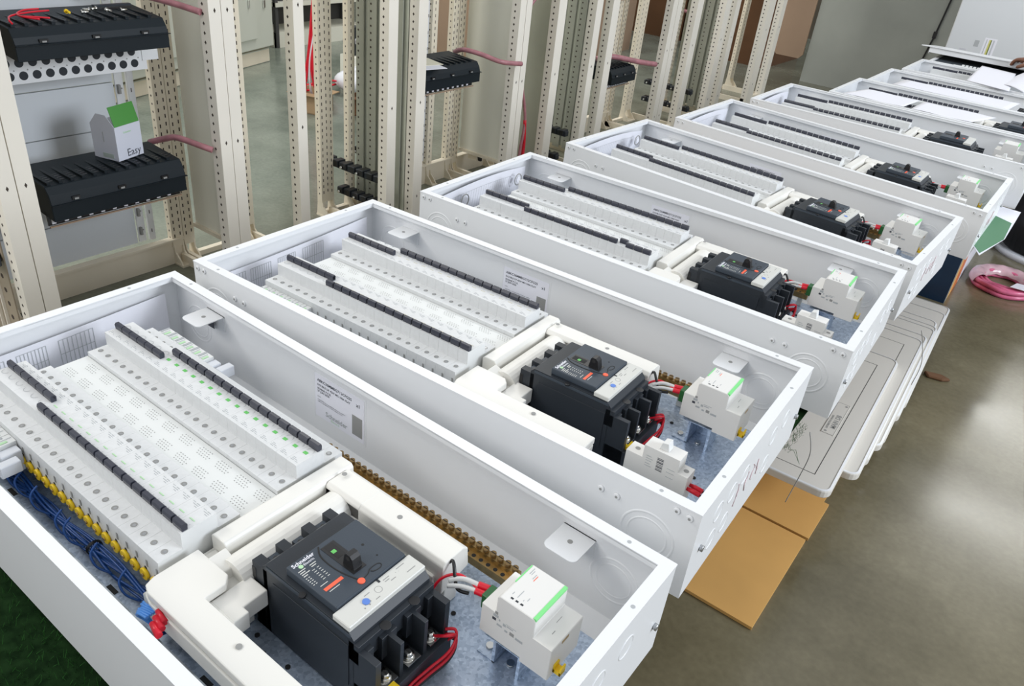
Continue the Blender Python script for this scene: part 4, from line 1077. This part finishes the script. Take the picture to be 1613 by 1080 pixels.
def cab(name_lab, fronts, rears, y0, y1, plinth=True, side=None, back=None, name='cabinet_frame'):
    r = ob(name, None, None, T(0, 0, 0), name_lab, 'cabinet frame', FG)
    for a in fronts: ob('post', front_post(*a), r)
    for a in rears: ob('post', rear_post(*a), r)
    def rail(nm, *c):
        ob(nm, MB().box(*c, M_RACK).mesh(nm), r)
    rail('base_rail', XR - .03, y0, FZ, XR - .005, y1, FZ + (.10 if plinth else .02))
    if plinth: rail('rail_ledge', XR - .02, y0, FZ + .1005, XR + .012, y1, FZ + .108)
    rail('top_rail', XR - .02, y0, ZTOP - .04, XR, y1, ZTOP); rail('top_rail', XF - .05, y0, ZTOP - .04, XF, y1, ZTOP)
    rail('side_rail', XR, y0 + .003, FZ, XF - .012, y0 + .018, FZ + .04); rail('side_rail', XR, y1 - .018, FZ, XF - .012, y1 - .003, FZ + .04)
    rail('front_rail', XF - .05, y0, FZ, XF - .02, y1, FZ + .045)
    rail('top_rail', XR, y0 + .003, ZTOP - .04, XF - .05, y0 + .03, ZTOP); rail('top_rail', XR, y1 - .03, ZTOP - .04, XF - .05, y1 - .003, ZTOP)
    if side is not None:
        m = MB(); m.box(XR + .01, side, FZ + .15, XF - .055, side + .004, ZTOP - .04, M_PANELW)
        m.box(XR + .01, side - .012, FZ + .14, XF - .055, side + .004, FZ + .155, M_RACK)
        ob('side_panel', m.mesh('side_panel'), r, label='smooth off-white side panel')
    if back:
        a, b = back; m = MB(); mp = mat('pale_blue_white_panel', (.64, .67, .70), .35)
        z = FZ + .115
        for h in (.145, .30, .155, .20, .30, .45, .45):
            m.box(XR - .045, a, z, XR - .035, b, min(z + h - .004, ZTOP - .04), mp); z += h
            if z > ZTOP - .06: break
        m.box(XR - .055, a, FZ + .11, XR - .046, b, ZTOP - .05, M_PANELG)
        ob('back_panel', m.mesh('back_panel'), r, label='pale plates bolted across the back')
        m = MB()
        for off, wd in ((.0, .028), (.040, .022)):
            m.box(XR - .034, b + off + .004, FZ + .12, XR - .028 + off * .2, b + off + .004 + wd, ZTOP - .05, M_ENC)
        z = FZ + .15
        while z < ZTOP - .1:
            m.box(XR - .028, b + .008, z, XR - .016, b + .016, z + .030, M_SLOT); m.cyl((XR - .028, b + .024, z + .015), .003, .001, M_SLOT, axis='x', n=8); m.box(XR - .020, b + .052, z, XR - .0195, b + .055, z + .014, M_RHOLE); z += .075
        ob('hinge_strip', m.mesh('hinge_strip'), r)
    return r
f1 = cab('open beige cabinet frame at the left with two black covers and a white carton inside', [(.510, .556), (1.163, 1.207)], [(.515, .56, 2), (1.160, 1.207, 2)], .510, 1.207, back=(.56, 1.04))
f2 = cab('narrow open beige frame joined to the right of the left cabinet frame', [(1.209, 1.253), (1.490, 1.534)], [(1.209, 1.256, 2), (1.500, 1.541, 1)], 1.209, 1.541, side=1.262, plinth=False)
f3 = cab('narrow frame holding perforated vertical busbars, behind the second enclosure', [(1.951, 2.002), (2.120, 2.175)], [(1.914, 1.987, 3), (2.080, 2.118, 1)], 1.951, 2.175, plinth=False)
f4 = cab('open cabinet frame with one black cover and papers in it, behind the third enclosure', [(2.810, 2.856)], [(2.62, 2.66, 1), (2.771, 2.818, 2)], 2.30, 2.819, back=(2.20, 2.56))
f5 = cab('narrow open frame right of the black cover carrying papers', [(2.859, 2.903), (3.137, 3.205)], [(2.822, 2.869, 2), (3.107, 3.161, 2)], 2.859, 3.205, side=2.875)
f6 = cab('narrow frame with perforated busbars behind the fourth enclosure', [(3.499, 3.559), (3.671, 3.742)], [(3.466, 3.546, 2), (3.66, 3.70, 1)], 3.499, 3.742, plinth=False)
f7 = cab('open cabinet frame with a small black cover, behind the fifth enclosure', [(4.413, 4.474)], [(3.80, 3.87, 2), (4.40, 4.465, 2)], 3.80, 4.475)
f8 = cab('narrow open frame just right of the small black cover', [(4.478, 4.540), (4.772, 4.857)], [(4.478, 4.53, 2), (4.715, 4.810, 2)], 4.478, 4.857, plinth=False)
f9 = cab('narrow frame packed with perforated busbars behind the sixth enclosure', [(5.241, 5.326), (5.425, 5.500)], [(5.15, 5.23, 3), (5.30, 5.38, 3)], 5.241, 5.500, plinth=False)
f10 = cab('last two-post frame at the far right end of the row of frames', [(6.089, 6.224), (6.400, 6.486)], [(6.09, 6.16, 1), (6.6, 6.68, 1)], 6.089, 6.486, plinth=False)
f0 = cab('cabinet frame cut off by the left edge, with round-holed plate', [(.461, .507)], [(.42, .47, 2)], .30, .507, plinth=False)
m = MB(); m.box(-1.72, .452, FZ + .05, -1.46, .456, ZTOP - .04, mat('brown_beige_plate', (.36, .30, .22), .5, var=.08, vscale=5))
z = FZ + .1
while z < .6:
    for x in (-1.50, -1.62, -1.67): m.cyl((x, .4517, z + (x < -1.6) * .018), .0085, .0004, M_RHOLE, axis='y', n=10)
    z += .047
m.box(-1.575, .444, FZ + .05, -1.570, .452, ZTOP - .1, M_RACKW); m.box(-1.535, .444, FZ + .05, -1.530, .452, ZTOP - .1, M_RACKW)
ob('holed_plate', m.mesh('holed_plate'), f0, label='brownish plate with round holes')

# black moulded supports and perforated bars
M_BAR = mat('tinned_bar', (.42, .43, .36), .35, .2, var=.05, vscale=6)
def support(loc, L, lab, ax='x'):
    r = ob('busbar_support', None, None, T(*loc) @ (Matrix() if ax == 'x' else Rz(PI / 2)), lab, 'busbar support', 'black busbar supports')
    m = MB(); m.box(0, -.018, 0, L, .018, .030, M_BREAK)
    n = int(L / .05)
    for k in range(n): m.box(.012 + k * L / n, -.026, .004, .012 + (k + .6) * L / n, .026, .036, M_BLACK)
    ob('support_bar', m.mesh('support_bar', bevel=.003), r)
    b = MB()
    for k in range(max(2, n // 2)): b.cyl((.03 + k * .1, -.026, .016), .006, -.012, M_STEEL, axis='y', n=8)
    ob('bolt', b.mesh('bolt', fix=True), r, label='shiny bolt ends')
support((-1.84, 2.01, -.575), .38, 'upper black busbar support, in the gap left of the second frame group', 'x')
support((-1.80, 2.155, -.545), .345, 'black busbar support running behind the post of the busbar frame')
support((-1.80, 2.05, -.715), .26, 'lower black busbar support near the floor behind the second enclosure')
support((-1.80, 3.42, -.60), .37, 'black busbar support low in the frame behind the fourth enclosure')
support((-1.80, 3.40, -.74), .34, 'lowest black busbar support behind the fourth enclosure')
support((-1.80, 5.02, -.58), .38, 'upper black busbar support at the sixth enclosure frame')
support((-1.80, 5.02, -.70), .38, 'lower black busbar support at the sixth enclosure frame')
support((-1.60, .425, -.46), .15, 'short black support bolted to the holed plate at the left edge')
support((-1.74, .425, -.60), .07, 'tiny black support at the far left edge')
def bars(ys, x0, dx, n, lab, par, wd=.045):
    for k in range(n):
        m = MB(); x = x0 + dx * k; y = ys
        m.box(x, y, FZ + .05, x + wd, y + .006, ZTOP - .05, M_BAR)
        z = FZ + .1
        while z < ZTOP - .1:
            m.cyl((x + wd * .3, y - .0003, z), .0048, .0002, M_RHOLE, axis='y', n=8); z += .0287
        ob('perforated_bar', m.mesh('perforated_bar'), par, label='grey perforated vertical bar')
bars(2.105, -1.745, .075, 4, '', f3)
bars(3.64, -1.73, .070, 4, '', f6); bars(5.39, -1.74, .070, 4, '', f9, .05)
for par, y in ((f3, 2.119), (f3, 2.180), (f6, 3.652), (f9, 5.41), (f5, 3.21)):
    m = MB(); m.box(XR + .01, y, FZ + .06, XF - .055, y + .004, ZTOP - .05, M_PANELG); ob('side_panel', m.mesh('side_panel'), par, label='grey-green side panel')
# strip with a black slot beside the third frame
m = MB(); m.box(-1.47, 2.02, FZ + .1, -1.455, 2.05, ZTOP - .05, M_ENC)
for z in (-.45, -.1, .3): m.box(-1.4549, 2.03, z, -1.4545, 2.036, z + .12, M_BLACK)
ob('slotted_strip', m.mesh('slotted_strip'), f3)
m = MB(); m.box(-1.72, 2.90, FZ + .1, -1.66, 2.93, ZTOP - .05, M_RACK); m.box(-1.655, 2.91, FZ + .1, -1.64, 2.925, ZTOP - .05, M_BLACK)
ob('door_edge', m.mesh('door_edge'), f5, label='beige edge with black seal')

# black busbar covers (box shaped, with ribbed top)
def cover(x0, x1, y0, y1, zb, zt, lab, teeth=True, strip=False):
    r = ob('busbar_cover', None, None, T(0, 0, 0), lab, 'busbar cover', 'black busbar covers')
    m = MB()
    m.prism([(x0, zb + .02), (x1, zb), (x1, zb + (zt - zb) * .48), (x1 + .004, zb + (zt - zb) * .5), (x1, zb + (zt - zb) * .52), (x1 - .006, zt - .022), (x1 - .022, zt), (x0 + .02, zt + .012), (x0, zt)], y0, y1, M_BSHELF, 'y')
    ob('cover_body', m.mesh('cover_body', bevel=.002), r)
    t = MB(); n = int((y1 - y0) / .036)
    for k in range(n):
        a = y0 + .012 + k * (y1 - y0 - .02) / n
        t.box(x0 + .03, a, zt - .004, x1 - .028, a + .010, zt + .0085, M_BSHELF)
        for j in range(9):
            xx = x0 + .04 + j * (x1 - x0 - .08) / 9; t.box(xx, a + .014, zt - .002, xx + .006, a + .028, zt + .0072 - j * .0004, M_BLACK)
    ob('ribbed_top', t.mesh('ribbed_top'), r)
    c = MB()
    for k in range(3):
        a = y0 + (y1 - y0) * (.17 + .33 * k); c.box(x1 - .002, a - .012, zb + (zt - zb) * .56, x1 + .003, a + .012, zb + (zt - zb) * .66, M_BLACK); c.box(x1 + .001, a - .006, zb + (zt - zb) * .56, x1 + .005, a + .006, zb + (zt - zb) * .61, M_SLOT)
    c.box(x1 - .001, y0, zb + (zt - zb) * .49, x1 + .007, y1 + .004, zb + (zt - zb) * .51, M_BSHELF)
    ob('catch', c.mesh('catch'), r, label='small catches along the front')
    b = MB()
    if strip:
        x = x1 - .16
        b.box(x - .004, y0, zb - .098, x, y1 + .01, zb + .03, M_ENC)
        n = 11
        for k in range(n):
            a = y0 + .02 + k * (y1 - y0 - .03) / n
            b.cyl((x, a + .010, zb - .040), .0125, .0006, M_BREAK, axis='x', n=18); b.cyl((x, a + .016, zb - .076), .0125, .0006, M_BREAK, axis='x', n=18); b.cyl((x, a + .030, zb - .060), .0022, .0006, M_SLOT, axis='x', n=8)
        b.box(x, y1 - .005, zb - .07, x + .003, y1 + .05, zb + .06, M_ENC)
    elif teeth:
        x = x1 - .03; n = 11
        b.box(x - .02, y0, zb - .026, x - .015, y1, zb + .02, M_BLACK); b.box(x - .01, y0, zb - .030, x - .004, y1, zb - .026, M_CARDP)
        for k in range(n):
            a = y0 + .01 + k * (y1 - y0 - .02) / n; b.box(x - .015, a, zb - .022, x - .012, a + .012, zb - .006, M_STICK)
    if b.v: ob('support_strip', b.mesh('support_strip'), r, label='strip of holes under the cover')
    q = MB(); q.box(x0 - .10, y0 + .02, zb + .03, x0, y0 + .05, zb + .06, M_RACK); q.box(x0 - .10, y1 - .05, zb + .03, x0, y1 - .02, zb + .06, M_RACK); ob('bracket', q.mesh('bracket'), r)
    return r
cover(-1.66, -1.44, .600, 1.045, .095, .178, 'upper black busbar cover with loose screws and red leads on it', strip=True)
cover(-1.66, -1.44, .605, 1.045, -.365, -.262, 'lower black busbar cover with the white carton standing on it')
cover(-1.66, -1.44, 2.20, 2.595, -.195, -.108, 'black busbar cover with papers lying on it')
cover(-1.66, -1.44, 3.86, 4.15, -.375, -.290, 'small black busbar cover behind the fifth enclosure')
cover(-1.66, -1.44, 3.86, 4.35, .12, .20, 'black busbar cover at the top edge behind the fifth enclosure')
# open white and green carton
M_CB = mat('carton_white', (.66, .68, .76), .45); M_CG = mat('carton_green', (.07, .28, .05), .45)
r = ob('small_carton', None, None, T(-1.535, .925, -.2535) @ Rz(.30), 'white carton with raised green flap and the word Easy', 'carton')
m = MB(); m.box(-.095, -.058, 0, 0, .050, .108, M_CB); m.prism([(-.095, .108), (0, .108), (-.030, .142), (-.066, .142)], -.058, -.0565, M_CB, 'y')
ob('carton_body', m.mesh('carton_body'), r)
m = MB(); m.box(-.0015, -.056, 0, 0, .048, .062, M_CG); ob('green_flap', m.mesh('green_flap'), r, T(0, 0, .1085) @ Ry(-.28), label='green open flap')
T_EASY = text_mesh('Easy', .034, M_INK, .0001); T_SC3 = text_mesh('Schneider', .0085, M_PGREEN, .0001, bold=True)
ob('printed_text', T_EASY, r, frame((.0003, -.020, .008), (0, 1, 0), (0, 0, 1), (1, 0, 0))); ob('printed_text', T_SC3, r, frame((.0003, -.025, .083), (0, 1, 0), (0, 0, 1), (1, 0, 0)))
m = MB(); m.box(-.050, -.0585, .055, -.047, -.058, .088, M_PRINT); m.box(-.06, -.0585, .006, -.018, -.058, .020, mat('pale_carton_print', (.45, .52, .48), .6)); ob('side_print', m.mesh('side_print'), r)
# papers on the cover
r = ob('paper_stack', None, None, T(-1.535, 2.29, -.0985) @ Rz(-.25), 'cream and white papers lying on the black cover', 'papers')
ob('white_sheet', MB().box(-.02, -.10, 0, .125, .055, .002, M_PAPER).mesh('white_sheet'), r); ob('cream_sheet', MB().box(-.06, -.11, .002, .065, .075, .004, mat('cream_paper', (.70, .66, .52), .7)).mesh('cream_sheet'), r)
# things on the upper cover
def red_leads():
    m = MB()
    for pts in ([(-1.455, .612, .190), (-1.47, .612, .197), (-1.52, .640, .197), (-1.55, .70, .197), (-1.56, .76, .197)], [(-1.47, .690, .194), (-1.50, .66, .197), (-1.54, .665, .198), (-1.57, .70, .200), (-1.575, .74, .2)], [(-1.475, .72, .194), (-1.49, .690, .196), (-1.50, .66, .198)]):
        m.tube(spline(pts, 6), .0026, M_RED, 7)
    ob('red_leads', m.mesh('red_leads'), None, None, 'short red leads lying on the upper black cover', 'wires')
red_leads()
rnd = random.Random(2)
for k, (x, y) in enumerate(((-1.545, .800), (-1.52, .83), (-1.53, .85), (-1.545, .870), (-1.56, .895), (-1.53, .91), (-1.515, .945))):
    m = MB(); m.cyl((0, 0, 0), .0035, .020, M_STEEL if k else M_YEL, axis='x', n=8); m.cyl((0, 0, 0), .0065, .004, M_STEEL if k else M_YEL, axis='x', n=8)
    ob('loose_screw', m.mesh('loose_screw', fix=True), None, T(x, y, .1955) @ Rz(k * 1.3), 'yellow-tipped loose fitting on the upper black cover' if k == 0 else 'small shiny loose screw, %s right of the yellow-tipped one, on the upper black cover' % ORD[k - 1], 'screw', 'loose screws on the upper black cover')
ob('dark_ruler', MB().box(-1.60, .905, .1935, -1.585, 1.02, .199, M_BREAK).mesh('dark_bar'), None, None, 'thin dark bar lying at the back of the upper black cover', 'bar')
# pink pipes
def pipe(pts, r_, lab, mm=None, n=8):
    m = MB(); m.tube(spline(pts, n), r_, mm or M_PINK, 10); ob('pink_pipe', m.mesh('pink_pipe'), None, None, lab, 'pipe')
pipe([(-1.66, 1.06, -.262), (-1.60, 1.085, -.238), (-1.55, 1.10, -.225), (-1.46, 1.13, -.236), (-1.43, 1.15, -.245)], .0105, 'pink pipe beside the lower black cover at the left')
pipe([(-1.70, .98, .215), (-1.62, 1.06, .218), (-1.52, 1.12, .205), (-1.43, 1.155, .192)], .0100, 'pink pipe at the top left beside the upper black cover')
pipe([(-1.62, 2.62, -.10), (-1.55, 2.60, -.075), (-1.48, 2.64, -.085), (-1.40, 2.70, -.11), (-1.37, 2.82, -.125)], .0110, 'pink pipe beside the black cover with papers')
pipe([(-1.62, 3.95, -.265), (-1.55, 4.02, -.245), (-1.46, 4.20, -.275), (-1.41, 4.34, -.295)], .016, 'pink pipe above the small black cover')
pipe([(-2.6, 6.9, -.30), (-2.4, 7.2, -.34), (-2.2, 7.4, -.38)], .015, 'pink pipe in the dim corner behind the last frame')
m = MB(); m.tube(spline([(-1.45, 3.06, .19), (-1.47, 2.98, .10), (-1.47, 2.90, -.03), (-1.46, 2.92, -.14), (-1.47, 2.99, -.28), (-1.46, 3.03, -.45), (-1.45, 3.00, -.60), (-1.44, 2.97, -.72)], 8), .008, M_PINK, 8)
m.tube(spline([(-1.46, 3.03, -.45), (-1.45, 3.03, -.60), (-1.44, 3.0, -.74)], 6), .009, M_RED, 8)
ob('hanging_cable', m.mesh('hanging_cable'), None, None, 'pinkish red cable hanging down through the narrow frame', 'cable')
m = MB(); m.tube(spline([(-1.46, 5.02, .20), (-1.47, 4.98, .0), (-1.48, 4.95, -.3), (-1.5, 4.94, -.7)], 8), .012, mat('dark_red_cable', (.22, .05, .03), .5), 8)
ob('hanging_cable', m.mesh('hanging_cable'), None, None, 'dark red cable hanging behind the frame near the fifth enclosure', 'cable')
m = MB()
for k in range(3): m.tube(spline([(-1.75, 3.83 + .03 * k, -.45), (-1.70, 3.80 + .05 * k, -.6), (-1.74, 3.86 + .02 * k, -.70), (-1.68, 3.80 + .03 * k, FZ + .01)], 7), .003, mat('tan_wire', (.30, .17, .06), .6), 6)
ob('tan_wires', m.mesh('tan_wires'), None, None, 'thin tan wires dangling at the foot of the fifth enclosure frame', 'wires')

# ------------------------------------------------------------------ things standing behind the frames
r = ob('steel_cabinet', None, None, T(-4.15, 3.1, FZ) @ Rz(.30), 'closed off-white steel cabinet standing behind the narrow frame', 'cabinet')
m = MB(); m.box(-.6, -1.1, .12, 0, .62, 1.9, mat('pale_green_white', (.64, .66, .58), .35)); m.box(-.58, -1.08, .0, -.03, .60, .10, M_RACK); ob('cabinet_body', m.mesh('cabinet_body', bevel=.005), r)
m = MB(); m.box(0, -.95, .20, .018, .40, 1.8, mat('pale_green_white', (.5, .5, .5))); m.box(.018, .30, .42, .03, .315, .48, M_GSTEEL); m.box(.018, .30, .72, .03, .315, .78, M_GSTEEL); m.box(.0, .05, .115, .02, .14, .165, M_BLACK); m.box(0, .50, .40, .01, .53, .46, M_GSTEEL); ob('door_panel', m.mesh('door_panel', bevel=.004), r)
ob('white_scrap', MB().box(-3.10, 2.38, FZ + .0005, -3.07, 2.46, FZ + .004, M_PAPER).mesh('white_scrap'), None, None, 'small white scrap on the grey floor behind the frames', 'scrap')
def carton(x, y, sx, sy, h, a, lab, mm=M_CARD, name='brown_carton', z=FZ, op=True):
    r = ob(name, None, None, T(x, y, z) @ Rz(a), lab, 'carton', 'cartons behind the frames')
    m = MB(); t = .006
    if op:
        m.box(-sx, -sy, 0, sx, sy, t, mm); m.box(-sx, -sy, 0, -sx + t, sy, h, mm); m.box(sx - t, -sy, 0, sx, sy, h, mm); m.box(-sx, -sy, 0, sx, -sy + t, h, mm); m.box(-sx, sy - t, 0, sx, sy, h, mm)
        m.box(sx, -sy, h - .004, sx + .05, sy, h, mm); m.box(-sx, -sy - .05, h - .004, sx, -sy, h, mm)
    else: m.box(-sx, -sy, 0, sx, sy, h, mm); m.box(-.02, -sy - .001, .0, .02, sy + .001, h + .0008, M_CARDP)
    ob('carton_body', m.mesh('carton_body'), r)
carton(-3.14, 3.04, .10, .085, .13, .3, 'open brown carton with white packing on the floor behind the narrow frame', mat('faded_cardboard', (.40, .27, .15), .8))
carton(-2.90, 3.27, .08, .08, .12, .3, 'second brown carton, dark inside, beside the open one', M_CARDB)
carton(-3.6, 5.6, .35, .5, 1.2, 0, 'tall pale brown carton stack behind the busbar frame', M_CARDP, op=False)
carton(-3.4, 6.75, .30, .45, .55, .1, 'low brown carton behind the busbar frame', M_CARDP, op=False)
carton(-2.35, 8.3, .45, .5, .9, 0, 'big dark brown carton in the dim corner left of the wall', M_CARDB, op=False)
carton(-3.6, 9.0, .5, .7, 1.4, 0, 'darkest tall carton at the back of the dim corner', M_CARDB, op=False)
r = ob('cardboard_sheet', MB().prism([(-.14, .05), (-.10, 0), (.12, 0), (.155, .04), (.155, 1.4), (-.14, 1.4)], 0, .02, M_CARDP, 'y').mesh('cardboard_panel'), None, T(-1.64, 7.56, -.60), 'pale brown cardboard panel hanging at the left edge of the plastered wall', 'cardboard')
r = ob('orange_board', None, None, T(-3.0, 4.86, FZ + .42), 'orange board seen between the frame posts', 'board')
ob('board', MB().box(-.01, -.16, -.22, 0, .16, .14, M_OCHRE).mesh('board'), r); ob('white_rail', MB().box(-.01, -.16, -.30, .004, .16, -.23, M_STICK).mesh('white_rail'), r); ob('stand', MB().box(-.05, -.14, -.42, -.02, .14, -.28, M_CARDB).mesh('stand'), r)
r = ob('equipment_rack', None, None, T(-4.7, 4.45, FZ), 'dark cluttered steel shelving behind the carton', 'shelving')
m = MB(); mm = mat('dark_grey_steel', (.07, .07, .07), .5)
m.box(-.3, -.45, 0, .0, .55, .12, M_PANELW); m.box(-.32, -.45, .12, -.3, .55, 1.6, mm)
for z, c in ((.32, M_PANELW), (.62, mm), (.9, M_PANELW)): m.box(-.3, -.45, z, .02, .55, z + .03, c)
for x, y in ((-.3, -.45), (-.02, -.45), (-.3, .52), (-.02, .52)): m.box(x, y, 0, x + .03, y + .03, 1.6, mm)
m.box(-.25, -.35, .35, -.05, .15, .52, mm); m.box(-.2, .2, .35, -.05, .45, .55, M_GSTEEL); m.box(-.25, -.2, .65, -.05, .3, .85, M_SLOT)
ob('shelf', m.mesh('shelf'), r)
m = MB(); rnd = random.Random(8)
for k in range(5):
    o = k * .012
    m.tube(spline([(-3.05 + o, 3.02, .20), (-3.07 + o, 3.0 + o, -.15), (-3.10 + o, 2.98, -.45), (-3.14 + o * 2, 2.96 + o, -.62), (-3.22 + o * 3, 2.98 + o * 3, FZ + .05 + o)], 7), .007, M_RED if k != 2 else M_PAPER, 7)
for k in range(7):
    m.tube(spline([(-3.32 + rnd.uniform(-.05, .05), 2.98 + rnd.uniform(-.03, .1), FZ + .02 + .015 * k), (-3.25 + rnd.uniform(-.1, .1), 3.1 + rnd.uniform(-.1, .2), FZ + .03 + .015 * k), (-3.35 + rnd.uniform(-.1, .1), 3.3 + rnd.uniform(-.1, .2), FZ + .02 + .013 * k)], 6), .007, M_RED, 6)
ob('red_cable_bundle', m.mesh('red_cable_bundle'), None, None, 'bundle of red cables hanging to a pile on the floor behind the frames', 'cables')
r = ob('film_bag', None, None, T(-3.3, 3.62, FZ), 'clear plastic bag of parts on the floor behind the narrow frame', 'bag')
m = MB(); m.grid(lambda s, t: (.17 * math.cos(2 * PI * s) * math.sin(PI * t) * (1 + .12 * math.sin(17 * s)), .20 * math.sin(2 * PI * s) * math.sin(PI * t) * (1 + .1 * math.sin(23 * s)), .085 - .085 * math.cos(PI * t) + .008 * math.sin(31 * s) * math.sin(PI * t)), 40, 12, M_CLEAR); ob('bag', m.mesh('bag'), r)
m = MB(); m.cyl((0, 0, 0), .10, .05, M_BREAK, axis='x', n=28); m.cyl((-.01, 0, 0), .03, .07, M_GSTEEL, axis='x', n=12); ob('round_disc', m.mesh('round_disc', fix=True), None, T(-3.55, 3.78, FZ + .30), 'round dark disc beyond the plastic bag', 'disc')
ob('wheel_stand', MB().box(-3.6, 3.70, FZ, -3.45, 3.86, FZ + .20, M_PANELW).mesh('wheel_stand'), None, None, 'low white block under the dark disc', 'block')
